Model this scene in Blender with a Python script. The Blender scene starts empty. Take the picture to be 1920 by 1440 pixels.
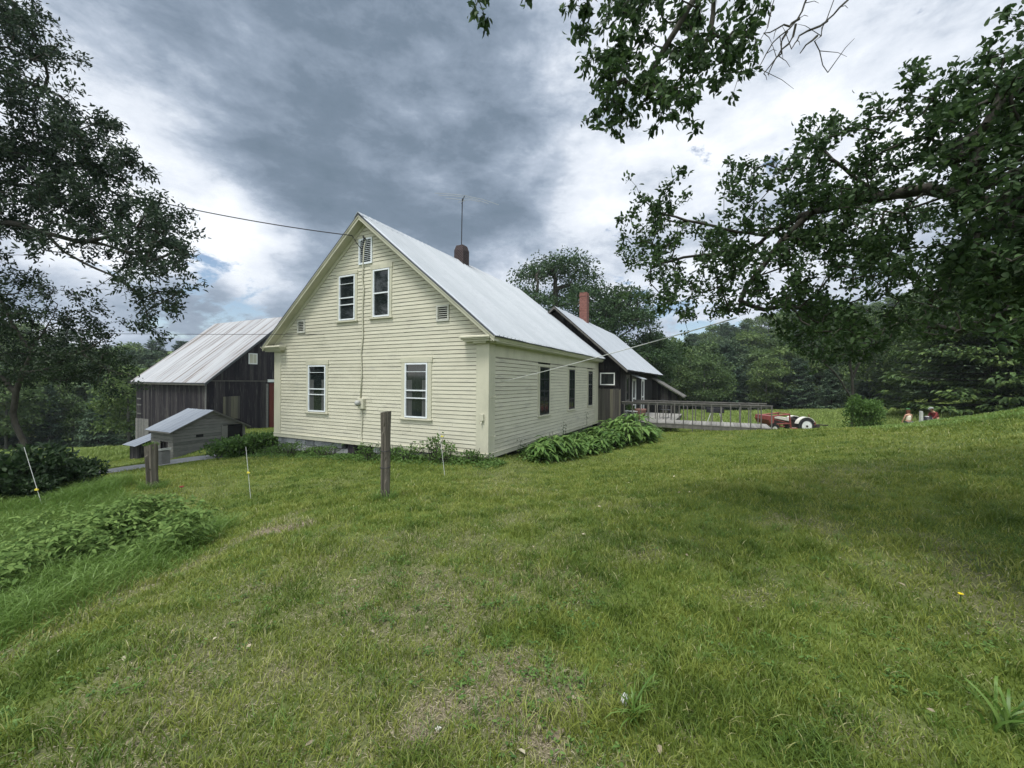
import bpy, bmesh, math, random
import numpy as np
from mathutils import Matrix, Vector
random.seed(7); RNG = np.random.default_rng(7)
SC = bpy.context.scene
COL = SC.collection
rad = math.radians

# ------------------------------------------------------------------ camera
FPX = 760.0                      # focal length in pixels of the 1920 px wide photograph
CAMZ = 1.6
PITCH, ROLL = -math.atan(4 / 760), 0.0085
cam = bpy.data.cameras.new('camera'); camo = bpy.data.objects.new('camera', cam); COL.objects.link(camo)
cam.sensor_width = 36; cam.lens = 36 * FPX / 1920; cam.clip_start = 0.05; cam.clip_end = 5000
camo.matrix_world = Matrix.Translation((0, 0, CAMZ)) @ Matrix.Rotation(math.pi / 2 + PITCH, 4, 'X') @ Matrix.Rotation(ROLL, 4, 'Z')
SC.camera = camo
CR = np.array(camo.matrix_world.to_3x3())
CAMP = np.array([0, 0, CAMZ])

def ray(px, py):
    return CR @ np.array([(px - 960) / FPX, -(py - 720) / FPX, -1.0])
def at(px, py, Y):
    d = ray(px, py); return CAMP + d * (Y / d[1])

# ------------------------------------------------------------------ world, sun, exposure
SC.view_settings.view_transform = 'Standard'; SC.view_settings.look = 'None'
SC.view_settings.gamma = 1; SC.view_settings.exposure = 0.40
SUN_DIR = Vector((-0.24, -0.32, 0.92)).normalized()      # from the scene towards the sun
W = bpy.data.worlds.new('World'); SC.world = W; W.use_nodes = True
nt = W.node_tree; nt.nodes.clear()
def N(t, **kw):
    n = nt.nodes.new(t)
    for k, v in kw.items(): setattr(n, k, v)
    return n
def lk(a, b): nt.links.new(a, b)
def mth(op, a, b=None, c=None, clamp=False):
    n = N('ShaderNodeMath', operation=op); n.use_clamp = clamp
    for i, v in enumerate((a, b, c)):
        if v is None: continue
        if isinstance(v, (int, float)): n.inputs[i].default_value = v
        else: lk(v, n.inputs[i])
    return n.outputs[0]
def smooth(v, lo, hi, out0=0.0, out1=1.0):
    n = N('ShaderNodeMapRange', interpolation_type='SMOOTHSTEP')
    lk(v, n.inputs[0]); n.inputs[1].default_value = lo; n.inputs[2].default_value = hi
    n.inputs[3].default_value = out0; n.inputs[4].default_value = out1
    return n.outputs[0]
out = N('ShaderNodeOutputWorld')
sky = N('ShaderNodeTexSky', sky_type='NISHITA'); sky.sun_disc = False
sky.sun_elevation = math.asin(SUN_DIR.z); sky.sun_rotation = math.atan2(SUN_DIR.x, SUN_DIR.y)
sky.air_density = 1.0; sky.dust_density = 0.6
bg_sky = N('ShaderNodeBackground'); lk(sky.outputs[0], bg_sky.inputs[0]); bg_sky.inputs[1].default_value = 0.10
tc = N('ShaderNodeTexCoord'); sep = N('ShaderNodeSeparateXYZ'); lk(tc.outputs['Generated'], sep.inputs[0])
zc = mth('MAXIMUM', sep.outputs[2], 0.0)
den = mth('ADD', zc, 0.16)
comb = N('ShaderNodeCombineXYZ'); lk(mth('DIVIDE', sep.outputs[0], den), comb.inputs[0]); lk(mth('DIVIDE', sep.outputs[1], den), comb.inputs[1])
def noise(vec, scale, detail=6, rough=0.55, dist=0.0, off=(0, 0, 0)):
    mp = N('ShaderNodeMapping'); lk(vec, mp.inputs[0]); mp.inputs['Location'].default_value = off
    n = N('ShaderNodeTexNoise'); lk(mp.outputs[0], n.inputs[0]); n.inputs['Scale'].default_value = scale
    n.inputs['Detail'].default_value = detail; n.inputs['Roughness'].default_value = rough; n.inputs['Distortion'].default_value = dist
    return n.outputs[0]
vs_ = N('ShaderNodeMapping'); lk(tc.outputs['Generated'], vs_.inputs[0]); vs_.inputs['Scale'].default_value = (1, 1, 2.1)
n1 = noise(vs_.outputs[0], 1.9, 5, 0.52, 0.5, (5.1, 1.7, 2))
n2 = noise(vs_.outputs[0], 3.6, 9, 0.56, 0.1, (7.3, 2.2, 0))
n4 = noise(vs_.outputs[0], 8.5, 9, 0.66, 0.15, (1.3, 4.2, 0))
n3 = noise(vs_.outputs[0], 3.6, 9, 0.62, 0.3, (2.3, 9.2, 4))
def blob(px, py, r0, r1, amp):
    d = ray(px, py); d = d / np.linalg.norm(d)
    dp = N('ShaderNodeVectorMath', operation='DOT_PRODUCT'); lk(tc.outputs['Generated'], dp.inputs[0]); dp.inputs[1].default_value = tuple(d)
    return smooth(dp.outputs['Value'], math.cos(rad(r1)), math.cos(rad(r0)), 0.0, amp)
B = mth('MULTIPLY_ADD', n1, 0.60, -0.30 + 0.54)
B = mth('ADD', B, mth('MULTIPLY_ADD', n2, 1.45, -0.725))
B = mth('ADD', B, mth('MULTIPLY_ADD', n4, 0.90, -0.45))
for bl in ((690, 190, 2, 27, -0.30), (600, 340, 2, 13, -0.14), (860, 440, 2, 14, -0.16), (420, 150, 2, 16, -0.06), (150, 80, 3, 20, 0.12), (900, 60, 2, 12, 0.06), (980, 120, 2, 10, -0.05),
           (370, 455, 2, 15, 0.48), (250, 330, 2, 13, 0.22), (1400, 240, 4, 34, 0.28), (1560, 90, 4, 22, 0.08), (1250, 590, 3, 14, 0.20), (1090, 330, 2, 9, 0.10),
           (330, 590, 1, 8, -0.40), (500, 560, 1, 7, -0.16), (480, 470, 1, 8, 0.12)):
    B = mth('ADD', B, blob(*bl))
B = mth('ADD', B, smooth(sep.outputs[2], 0.0, 0.13, 0.40, 0.0))
ramp = N('ShaderNodeValToRGB'); lk(mth('MULTIPLY_ADD', B, 0.72, 0.14), ramp.inputs[0])
cr = ramp.color_ramp
cr.elements[0].position = 0.0; cr.elements[0].color = (0.105, 0.150, 0.198, 1)
cr.elements[1].position = 1.0; cr.elements[1].color = (0.80, 0.83, 0.88, 1)
for p, c in ((0.28, (0.148, 0.196, 0.258)), (0.47, (0.240, 0.296, 0.376)), (0.62, (0.38, 0.437, 0.525)), (0.76, (0.60, 0.645, 0.715))):
    e = cr.elements.new(p); e.color = (*c, 1)
# unseen sky overhead and behind the camera, boosted and warmed to light the scene
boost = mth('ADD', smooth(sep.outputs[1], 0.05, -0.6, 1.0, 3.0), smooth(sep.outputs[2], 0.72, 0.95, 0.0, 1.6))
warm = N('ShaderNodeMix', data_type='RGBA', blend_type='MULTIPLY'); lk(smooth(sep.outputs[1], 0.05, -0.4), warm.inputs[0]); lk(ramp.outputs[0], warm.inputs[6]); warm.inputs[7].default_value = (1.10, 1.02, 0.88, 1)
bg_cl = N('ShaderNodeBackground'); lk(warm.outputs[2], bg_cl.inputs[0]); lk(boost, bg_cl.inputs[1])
# rifts of blue sky between the clouds, towards the right and low down
hole = mth('ADD', mth('ADD', blob(1480, 340, 2, 14, 0.13), blob(1300, 625, 1, 10, 0.30)), mth('ADD', blob(440, 598, 1, 10, 0.33), blob(1180, 470, 1, 8, 0.18)))
hole = smooth(mth('ADD', mth('ADD', n3, hole), mth('MULTIPLY', n4, 0.42)), 0.905, 0.985)
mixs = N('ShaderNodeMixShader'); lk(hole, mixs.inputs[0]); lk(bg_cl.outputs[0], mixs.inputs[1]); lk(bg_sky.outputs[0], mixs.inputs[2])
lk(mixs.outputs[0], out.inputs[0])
W.cycles.sampling_method = 'MANUAL'; W.cycles.sample_map_resolution = 512

sun = bpy.data.lights.new('sun', 'SUN'); suno = bpy.data.objects.new('sun', sun); COL.objects.link(suno)
sun.energy = 2.7; sun.angle = rad(17); sun.color = (1.0, 0.96, 0.9)
suno.rotation_euler = (-SUN_DIR).to_track_quat('-Z', 'Y').to_euler()
SC.cycles.max_bounces = 6; SC.cycles.diffuse_bounces = 3; SC.cycles.transmission_bounces = 3; SC.cycles.transparent_max_bounces = 4

# ------------------------------------------------------------------ materials
MATS = {}
def material(name, stops, rough=0.8, scale=4.0, use_v=0.0, stretch=(1, 1, 1), bump=0.0, bscale=30.0, translucent=0.0,
             spec=0.3, coords='Object', metallic=0.0, detail=6, extra=None, wear=None, obj_rand=0.0):
    """noise (plus the per-face value v) through a colour ramp, bump and optional wear blotches"""
    m = bpy.data.materials.new(name); m.use_nodes = True; t = m.node_tree; t.nodes.clear()
    def n_(ty, **kw):
        n = t.nodes.new(ty)
        for k, v in kw.items(): setattr(n, k, v)
        return n
    L = t.links.new
    o = n_('ShaderNodeOutputMaterial'); tcn = n_('ShaderNodeTexCoord'); mp = n_('ShaderNodeMapping'); L(tcn.outputs[coords], mp.inputs[0])
    mp.inputs['Scale'].default_value = stretch
    nz = n_('ShaderNodeTexNoise'); L(mp.outputs[0], nz.inputs[0]); nz.inputs['Scale'].default_value = scale; nz.inputs['Detail'].default_value = detail
    nz.inputs['Roughness'].default_value = 0.6
    ad = n_('ShaderNodeMath', operation='MULTIPLY_ADD'); L(nz.outputs[0], ad.inputs[0]); ad.inputs[1].default_value = 1.6 * (1 - use_v); ad.inputs[2].default_value = -0.3 * (1 - use_v) - (0.0)
    fac = ad.outputs[0]
    if use_v > 0:
        at_ = n_('ShaderNodeAttribute', attribute_name='v')
        a2 = n_('ShaderNodeMath', operation='MULTIPLY_ADD'); L(at_.outputs['Fac'], a2.inputs[0]); a2.inputs[1].default_value = use_v; L(fac, a2.inputs[2]); fac = a2.outputs[0]
    if obj_rand > 0:
        oi = n_('ShaderNodeObjectInfo')
        a3 = n_('ShaderNodeMath', operation='MULTIPLY_ADD'); L(oi.outputs['Random'], a3.inputs[0]); a3.inputs[1].default_value = obj_rand
        a4 = n_('ShaderNodeMath', operation='SUBTRACT'); L(fac, a4.inputs[0]); a4.inputs[1].default_value = obj_rand / 2
        L(a4.outputs[0], a3.inputs[2]); fac = a3.outputs[0]
    rp = n_('ShaderNodeValToRGB'); L(fac, rp.inputs[0]); c = rp.color_ramp
    stops = [(i / (len(stops) - 1), s) if len(s) == 3 else s for i, s in enumerate(stops)] if len(stops) > 1 else [(0, stops[0]), (1, stops[0])]
    stops = [(s[0], s[1]) for s in stops]
    c.elements[0].position = stops[0][0]; c.elements[0].color = (*stops[0][1], 1)
    c.elements[1].position = stops[-1][0]; c.elements[1].color = (*stops[-1][1], 1)
    for p, s in stops[1:-1]:
        e = c.elements.new(p); e.color = (*s, 1)
    color = rp.outputs[0]
    if wear:       # (colour, scale, threshold, stretch, strength)
        mp2 = n_('ShaderNodeMapping'); L(tcn.outputs[coords], mp2.inputs[0]); mp2.inputs['Scale'].default_value = wear[3]; mp2.inputs['Location'].default_value = (3, 5, 7)
        nw = n_('ShaderNodeTexNoise'); L(mp2.outputs[0], nw.inputs[0]); nw.inputs['Scale'].default_value = wear[1]; nw.inputs['Detail'].default_value = 8; nw.inputs['Roughness'].default_value = 0.65
        mr = n_('ShaderNodeMapRange', interpolation_type='SMOOTHSTEP'); L(nw.outputs[0], mr.inputs[0]); mr.inputs[1].default_value = wear[2]; mr.inputs[2].default_value = wear[2] + 0.14
        mr.inputs[4].default_value = wear[4]
        mx = n_('ShaderNodeMix', data_type='RGBA'); L(mr.outputs[0], mx.inputs[0]); L(color, mx.inputs[6]); mx.inputs[7].default_value = (*wear[0], 1); color = mx.outputs[2]
    if extra: color = extra(t, n_, L, tcn, mp, color)
    bs = n_('ShaderNodeBsdfPrincipled'); L(color, bs.inputs['Base Color']); bs.inputs['Roughness'].default_value = rough
    bs.inputs['Specular IOR Level'].default_value = spec; bs.inputs['Metallic'].default_value = metallic
    if bump > 0:
        nb = n_('ShaderNodeTexNoise'); L(mp.outputs[0], nb.inputs[0]); nb.inputs['Scale'].default_value = bscale; nb.inputs['Detail'].default_value = 5
        bp = n_('ShaderNodeBump'); L(nb.outputs[0], bp.inputs['Height']); bp.inputs['Strength'].default_value = 1.0; bp.inputs['Distance'].default_value = bump
        L(bp.outputs[0], bs.inputs['Normal'])
    sh = bs.outputs[0]
    if translucent > 0:
        tl = n_('ShaderNodeBsdfTranslucent'); L(color, tl.inputs[0]); ms = n_('ShaderNodeMixShader'); ms.inputs[0].default_value = translucent
        L(sh, ms.inputs[1]); L(tl.outputs[0], ms.inputs[2]); sh = ms.outputs[0]
    L(sh, o.inputs[0]); MATS[name] = m
    return m
M = material
# painted wood
m_siding = M('cream_clapboard', [(0.40, 0.385, 0.305), (0.51, 0.49, 0.392), (0.575, 0.555, 0.45)], 0.6, 1.6, 0.35, (1, 1, 2.5), 0.002, 60,
             wear=((0.31, 0.30, 0.265), 2.0, 0.54, (0.5, 0.5, 2.6), 0.5), spec=0.35)
m_trim = M('cream_trim', [(0.39, 0.38, 0.30), (0.49, 0.475, 0.375), (0.55, 0.53, 0.425)], 0.6, 2.5, 0, (1, 1, 0.4), 0.002, 50,
           wear=((0.40, 0.42, 0.32), 3.0, 0.60, (1, 1, 0.5), 0.5))
m_alu = M('white_storm_frame', [(0.62, 0.66, 0.70), (0.74, 0.77, 0.80)], 0.35, 8, spec=0.5)
m_ventpaint = M('pale_vent_paint', [(0.42, 0.42, 0.38), (0.5, 0.5, 0.45)], 0.6, 8)
m_white = M('white_paint', [(0.66, 0.67, 0.66), (0.8, 0.8, 0.78)], 0.5, 6)
m_glass = M('dark_window_glass', [(0.006, 0.009, 0.010), (0.022, 0.028, 0.028)], 0.06, 1.2, 0.0, (3, 3, 0.3), spec=0.6)
m_curtain = M('grey_curtain', [(0.05, 0.055, 0.055), (0.13, 0.135, 0.13)], 0.9, 10, 0.5, (1, 1, 0.1))
m_void = M('dark_opening', [(0.008, 0.008, 0.009), (0.015, 0.014, 0.014)], 0.95)  # near-black backing, shade behind board gaps and openings put into the colour
m_metal_new = M('galvanised_roof', [(0.34, 0.365, 0.39), (0.46, 0.48, 0.505)], 0.42, 1.2, 0.35, (1, 1, 1), 0.0015, 8, metallic=0.25, spec=0.45,
                wear=((0.36, 0.38, 0.41), 3, 0.52, (0.25, 3, 3), 0.55))
m_metal_shed = M('dull_shed_metal', [(0.16, 0.18, 0.21), (0.26, 0.285, 0.32)], 0.5, 1.5, 0.5, (1, 1, 1), 0.002, 8, metallic=0.2)
m_metal_old = M('old_barn_metal', [(0.27, 0.275, 0.29), (0.35, 0.355, 0.37), (0.42, 0.425, 0.44)], 0.6, 0.7, 0.35, (2.5, 0.25, 0.25), 0.002, 5, metallic=0.05,
                wear=((0.12, 0.085, 0.06), 0.8, 0.50, (4.0, 0.16, 0.16), 0.85))
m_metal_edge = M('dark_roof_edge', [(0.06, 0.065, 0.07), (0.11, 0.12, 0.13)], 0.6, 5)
m_barn = M('weathered_barn_board', [(0.010, 0.009, 0.013), (0.027, 0.024, 0.029), (0.085, 0.078, 0.075)], 0.9, 3.0, 0.5, (4, 4, 0.25), 0.004, 40,
           wear=((0.20, 0.19, 0.17), 3.0, 0.56, (7, 7, 0.30), 0.6), spec=0.15)
m_ell = M('dark_weathered_board', [(0.009, 0.009, 0.011), (0.022, 0.021, 0.022), (0.055, 0.050, 0.046)], 0.9, 3.0, 0.5, (5, 5, 0.25), 0.004, 40,
          wear=((0.13, 0.12, 0.10), 3.0, 0.60, (7, 7, 0.4), 0.6), spec=0.15)
m_ell_pale = M('pale_patched_board', [(0.035, 0.033, 0.032), (0.085, 0.08, 0.07), (0.19, 0.18, 0.12)], 0.9, 3.0, 0.6, (6, 6, 0.3), 0.004, 40, spec=0.15)
m_shed = M('silvered_shed_board', [(0.07, 0.07, 0.068), (0.15, 0.147, 0.14), (0.23, 0.225, 0.21)], 0.9, 3.0, 0.45, (1, 1, 6), 0.004, 40, wear=((0.05, 0.045, 0.04), 3, 0.62, (1, 1, 4), 0.7), spec=0.15)
m_reddoor = M('faded_red_board', [(0.07, 0.018, 0.013), (0.12, 0.030, 0.022), (0.16, 0.045, 0.032)], 0.8, 3, 0.4, (5, 5, 0.3), 0.003, 30)
m_stone = M('grey_fieldstone', [(0.10, 0.105, 0.11), (0.24, 0.25, 0.26), (0.42, 0.43, 0.44)], 0.95, 5, 0.4, (1, 1, 1), 0.02, 12)
def bricks(t, n_, L, tcn, mp, color):
    bk = n_('ShaderNodeTexBrick'); bk.inputs['Scale'].default_value = 4.6; bk.inputs['Mortar Size'].default_value = 0.025
    bk.inputs['Mortar'].default_value = (0.12, 0.10, 0.095, 1)
    rt = n_('ShaderNodeCombineXYZ'); sp = n_('ShaderNodeSeparateXYZ'); L(tcn.outputs['Object'], sp.inputs[0])
    su = n_('ShaderNodeMath', operation='ADD'); L(sp.outputs[0], su.inputs[0]); L(sp.outputs[1], su.inputs[1])
    L(su.outputs[0], rt.inputs[0]); L(sp.outputs[2], rt.inputs[1]); L(rt.outputs[0], bk.inputs[0])
    L(color, bk.inputs['Color1']); mx = n_('ShaderNodeMix', data_type='RGBA', blend_type='MULTIPLY'); mx.inputs[0].default_value = 1
    L(color, mx.inputs[6]); mx.inputs[7].default_value = (0.6, 0.55, 0.55, 1); L(mx.outputs[2], bk.inputs['Color2'])
    return bk.outputs[0]
m_brick_dark = M('dark_brick', [(0.022, 0.014, 0.017), (0.05, 0.030, 0.032)], 0.95, 14, extra=bricks)
m_brick_red = M('red_brick', [(0.20, 0.075, 0.06), (0.34, 0.14, 0.11)], 0.95, 14, extra=bricks)
m_iron = M('dark_iron', [(0.012, 0.013, 0.016), (0.03, 0.03, 0.035)], 0.5, 6)
m_cable = M('black_cable', [(0.02, 0.022, 0.026), (0.03, 0.032, 0.036)], 0.6)
m_rope = M('pale_rope', [(0.50, 0.51, 0.50), (0.62, 0.62, 0.6)], 0.8, 30)
m_meter = M('grey_meter_metal', [(0.30, 0.31, 0.30), (0.42, 0.42, 0.40)], 0.5, 9)
m_post = M('weathered_post', [(0.04, 0.035, 0.028), (0.10, 0.088, 0.072), (0.19, 0.17, 0.14)], 0.95, 5, 0.2, (5, 5, 0.35), 0.008, 22,
           wear=((0.045, 0.04, 0.033), 5, 0.58, (6, 6, 0.35), 0.9))
m_deck = M('grey_deck_board', [(0.12, 0.115, 0.105), (0.23, 0.22, 0.20), (0.34, 0.33, 0.30)], 0.9, 4, 0.4, (1, 6, 1), 0.003, 30)
m_rail = M('weathered_rail', [(0.05, 0.047, 0.042), (0.115, 0.11, 0.10), (0.20, 0.19, 0.17)], 0.9, 5, 0.3, (1, 1, 1), 0.003, 30)
m_bark = M('dark_bark', [(0.018, 0.017, 0.014), (0.045, 0.042, 0.034), (0.085, 0.08, 0.065)], 0.95, 8, 0, (1, 1, 0.4), 0.01, 25)
m_bark_grey = M('grey_bark', [(0.05, 0.05, 0.042), (0.11, 0.11, 0.095)], 0.95, 6, 0, (1, 1, 0.3), 0.01, 20)
# foliage: albedo about 0.03 to 0.12
def foliage(name, stops, tr=0.3, obj_rand=0.25, use_v=0.7, rough=0.55, spec=0.25):
    return M(name, stops, rough, 0.35, use_v, translucent=tr, spec=spec, detail=3, obj_rand=obj_rand)
m_oak = foliage('oak_foliage', [(0.016, 0.030, 0.018), (0.032, 0.055, 0.030), (0.06, 0.092, 0.042)])
m_apple = foliage('apple_foliage', [(0.022, 0.046, 0.018), (0.044, 0.082, 0.029), (0.085, 0.145, 0.044)], 0.36, 0.0)
m_left = foliage('left_tree_foliage', [(0.010, 0.022, 0.010), (0.022, 0.042, 0.018), (0.045, 0.075, 0.028)], 0.3, 0.0)
m_maple = foliage('maple_foliage', [(0.024, 0.050, 0.022), (0.046, 0.088, 0.034), (0.085, 0.14, 0.048)], 0.28)
m_decid = foliage('broadleaf_foliage', [(0.05, 0.085, 0.032), (0.09, 0.145, 0.048), (0.145, 0.205, 0.062)], 0.28, 0.5)
m_conif = foliage('conifer_foliage', [(0.034, 0.068, 0.042), (0.070, 0.118, 0.066), (0.13, 0.185, 0.09)], 0.15, 0.45)
m_spruce = foliage('spruce_foliage', [(0.022, 0.045, 0.016), (0.07, 0.12, 0.034), (0.17, 0.23, 0.06)], 0.2, 0.2)
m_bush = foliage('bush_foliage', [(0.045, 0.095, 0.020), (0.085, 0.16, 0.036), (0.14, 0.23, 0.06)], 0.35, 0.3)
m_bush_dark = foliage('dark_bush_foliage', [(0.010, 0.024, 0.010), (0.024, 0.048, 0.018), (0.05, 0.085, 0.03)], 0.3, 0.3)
m_bramble = foliage('bramble_foliage', [(0.07, 0.13, 0.036), (0.14, 0.22, 0.06), (0.25, 0.34, 0.105)], 0.35, 0.0, rough=.75, spec=0.12)
m_broad = foliage('broad_leaf', [(0.055, 0.12, 0.03), (0.11, 0.20, 0.045), (0.21, 0.32, 0.09)], 0.35, 0.3, rough=.6, spec=0.25)
m_blade = M('grass_blades', [(0.0, (0.038, 0.082, 0.012)), (0.3, (0.112, 0.165, 0.026)), (0.62, (0.225, 0.262, 0.050)), (0.82, (0.32, 0.33, 0.11)), (1.0, (0.50, 0.46, 0.31))], 0.5, 0.5, 0.85, translucent=0.35, spec=0.3, detail=2)
m_tall = M('tall_grass_blades', [(0.055, 0.12, 0.020), (0.12, 0.21, 0.040), (0.22, 0.32, 0.085)], 0.45, 0.8, 0.8, translucent=0.35, spec=0.35, detail=2)
m_meadow = M('meadow_blades', [(0.10, 0.17, 0.04), (0.19, 0.26, 0.06), (0.28, 0.34, 0.10)], 0.6, 0.2, 0.7, translucent=0.35, detail=3)
m_straw = M('dead_straw', [(0.16, 0.13, 0.085), (0.33, 0.28, 0.19), (0.50, 0.45, 0.33)], 0.8, 4, 0.8, translucent=0.15)
m_granite = M('pale_granite', [(0.32, 0.33, 0.31), (0.55, 0.56, 0.53)], 0.9, 14, bump=0.004)
m_concrete_shaded_stone = M('grey_concrete_shaded_stone', [(0.11, 0.11, 0.105), (0.18, 0.18, 0.17)], 0.9, 6, bump=0.003)
m_gravel = M('grey_gravel', [(0.15, 0.15, 0.145), (0.25, 0.245, 0.235), (0.36, 0.35, 0.335)], 0.95, 9, bump=0.01, bscale=60)
m_terracotta = M('terracotta', [(0.16, 0.085, 0.07), (0.23, 0.13, 0.105)], 0.85, 6)
m_red = M('faded_tractor_red', [(0.17, 0.035, 0.032), (0.26, 0.075, 0.065)], 0.5, 5, wear=((0.20, 0.11, 0.09), 6, 0.58, (1, 1, 1), 0.6))
m_cream = M('tractor_cream', [(0.55, 0.52, 0.46), (0.72, 0.70, 0.64)], 0.45, 6)
m_rubber = M('black_rubber', [(0.018, 0.018, 0.02), (0.04, 0.04, 0.042)], 0.85, 8)
m_grease = M('dark_engine', [(0.02, 0.018, 0.017), (0.06, 0.045, 0.04)], 0.7, 9)

def ground_color(t, n_, L, tcn, mp, color):
    a = n_('ShaderNodeAttribute', attribute_name='dry')
    nz = n_('ShaderNodeTexNoise'); L(tcn.outputs['Object'], nz.inputs[0]); nz.inputs['Scale'].default_value = 45; nz.inputs['Detail'].default_value = 6
    nz.inputs['Roughness'].default_value = 0.75
    r2 = n_('ShaderNodeValToRGB'); L(nz.outputs[0], r2.inputs[0]); r2.color_ramp.elements[0].position = 0.35; r2.color_ramp.elements[0].color = (0.055, 0.048, 0.032, 1)
    r2.color_ramp.elements[1].position = 0.65; r2.color_ramp.elements[1].color = (0.25, 0.21, 0.145, 1)
    mx = n_('ShaderNodeMix', data_type='RGBA'); L(a.outputs['Fac'], mx.inputs[0]); L(color, mx.inputs[6]); L(r2.outputs[0], mx.inputs[7])
    return mx.outputs[2]
m_ground = M('turf_soil', [(0.0, (0.035, 0.060, 0.012)), (0.4, (0.070, 0.105, 0.022)), (0.75, (0.115, 0.150, 0.034)), (1.0, (0.15, 0.165, 0.055))], 0.95, 2.2, 0, (1, 1, 1), 0.02, 30, spec=0.1, detail=12, extra=ground_color)

# ------------------------------------------------------------------ mesh helpers
def tag(o, label=None, cat=None, group=None, kind=None):
    if label: o['label'] = label
    if cat: o['category'] = cat
    if group: o['group'] = group
    if kind: o['kind'] = kind
    return o
def link(o, parent=None):
    COL.objects.link(o)
    if parent is not None: o.parent = parent
    return o
def empty(name, loc=(0, 0, 0), rz=0.0, **kw):
    o = bpy.data.objects.new(name, None); o.location = loc; o.rotation_euler = (0, 0, rz); o.empty_display_size = 0.3
    link(o); return tag(o, **kw)
def nmesh(name, V, polys, mat, parent=None, v=None, smooth=False, attrs=None):
    """V (n,3); polys: list of (k, int array (m,k)); v: per-face values in that order"""
    me = bpy.data.meshes.new(name)
    V = np.asarray(V, np.float32); me.vertices.add(len(V)); me.vertices.foreach_set('co', V.ravel())
    loops = np.concatenate([p.ravel() for p in polys]).astype(np.int32)
    tot = np.concatenate([np.full(len(p), p.shape[1], np.int32) for p in polys])
    st = np.concatenate([[0], np.cumsum(tot)[:-1]]).astype(np.int32)
    me.loops.add(len(loops)); me.loops.foreach_set('vertex_index', loops)
    me.polygons.add(len(tot)); me.polygons.foreach_set('loop_start', st); me.polygons.foreach_set('loop_total', tot)
    if smooth: me.polygons.foreach_set('use_smooth', np.ones(len(tot), bool))
    if v is not None:
        a = me.attributes.new('v', 'FLOAT', 'FACE'); a.data.foreach_set('value', np.asarray(v, np.float32))
    for an, arr in (attrs or {}).items():
        a = me.attributes.new(an, 'FLOAT', 'POINT'); a.data.foreach_set('value', np.asarray(arr, np.float32))
    me.update(calc_edges=True)
    if mat: me.materials.append(mat)
    o = bpy.data.objects.new(name, me); link(o, parent); return o

class MB:
    """collects shapes; F maps face coordinates (along, out, up) to the parent's space"""
    def __init__(s, F=None): s.V = []; s.P = []; s.v = []; s.F = F
    def add(s, pts, faces, val=None):
        b = len(s.V)
        s.V += [tuple(s.F(*p)) if s.F else tuple(p) for p in pts]
        if val is None: val = random.random()
        for f in faces: s.P.append([b + i for i in f]); s.v.append(val)
        return s
    def hexa(s, p, val=None):
        return s.add(p, [(0, 3, 2, 1), (4, 5, 6, 7), (0, 1, 5, 4), (1, 2, 6, 5), (2, 3, 7, 6), (3, 0, 4, 7)], val)
    def box(s, a0, a1, o0, o1, z0, z1, val=None):
        return s.hexa([(a0, o0, z0), (a1, o0, z0), (a1, o1, z0), (a0, o1, z0), (a0, o0, z1), (a1, o0, z1), (a1, o1, z1), (a0, o1, z1)], val)
    def prism(s, poly, o0, o1, val=None):
        """polygon in (along, up) extruded along out"""
        n = len(poly); pts = [(a, o0, z) for a, z in poly] + [(a, o1, z) for a, z in poly]
        return s.add(pts, [tuple(range(n)), tuple(range(2 * n - 1, n - 1, -1))] + [(i, (i + 1) % n, n + (i + 1) % n, n + i) for i in range(n)], val)
    def tube(s, pts, r, n=6, val=None, cap=True):
        pts = [Vector(p) for p in pts]; R = r if isinstance(r, (list, tuple)) else [r] * len(pts)
        V = []; up0 = Vector((0, 0, 1))
        for i, p in enumerate(pts):
            d = (pts[min(i + 1, len(pts) - 1)] - pts[max(i - 1, 0)]).normalized()
            u = d.cross(up0 if abs(d.z) < 0.95 else Vector((1, 0, 0))).normalized(); w = d.cross(u)
            V += [tuple(p + (u * math.cos(2 * math.pi * k / n) + w * math.sin(2 * math.pi * k / n)) * R[i]) for k in range(n)]
        Fc = [(i * n + k, i * n + (k + 1) % n, (i + 1) * n + (k + 1) % n, (i + 1) * n + k) for i in range(len(pts) - 1) for k in range(n)]
        if cap: Fc += [tuple(range(n - 1, -1, -1)), tuple(range((len(pts) - 1) * n, len(pts) * n))]
        return s.add(V, Fc, val)
    def lathe(s, c, axis, prof, n=20, val=None):
        """profile [(distance along axis, radius)] about an axis through c"""
        c = Vector(c); d = Vector(axis).normalized(); u = d.cross(Vector((0, 0, 1)) if abs(d.z) < 0.9 else Vector((1, 0, 0))).normalized(); w = d.cross(u)
        V = []
        for h, r in prof:
            V += [tuple(c + d * h + (u * math.cos(2 * math.pi * k / n) + w * math.sin(2 * math.pi * k / n)) * r) for k in range(n)]
        Fc = [(i * n + k, i * n + (k + 1) % n, (i + 1) * n + (k + 1) % n, (i + 1) * n + k) for i in range(len(prof) - 1) for k in range(n)]
        Fc += [tuple(range(n - 1, -1, -1)), tuple(range((len(prof) - 1) * n, len(prof) * n))]
        return s.add(V, Fc, val)
    def build(s, name, mat, parent=None, smooth=False, bevel=0.0):
        me = bpy.data.meshes.new(name); me.from_pydata(s.V, [], s.P)
        a = me.attributes.new('v', 'FLOAT', 'FACE'); a.data.foreach_set('value', np.array(s.v, np.float32))
        if smooth: me.polygons.foreach_set('use_smooth', np.ones(len(me.polygons), bool))
        me.materials.append(mat); me.update()
        bm = bmesh.new(); bm.from_mesh(me); bmesh.ops.recalc_face_normals(bm, faces=bm.faces); bm.to_mesh(me); bm.free()
        o = bpy.data.objects.new(name, me); link(o, parent)
        if bevel: b = o.modifiers.new('edge', 'BEVEL'); b.width = bevel; b.segments = 2; b.limit_method = 'ANGLE'
        return o

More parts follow.
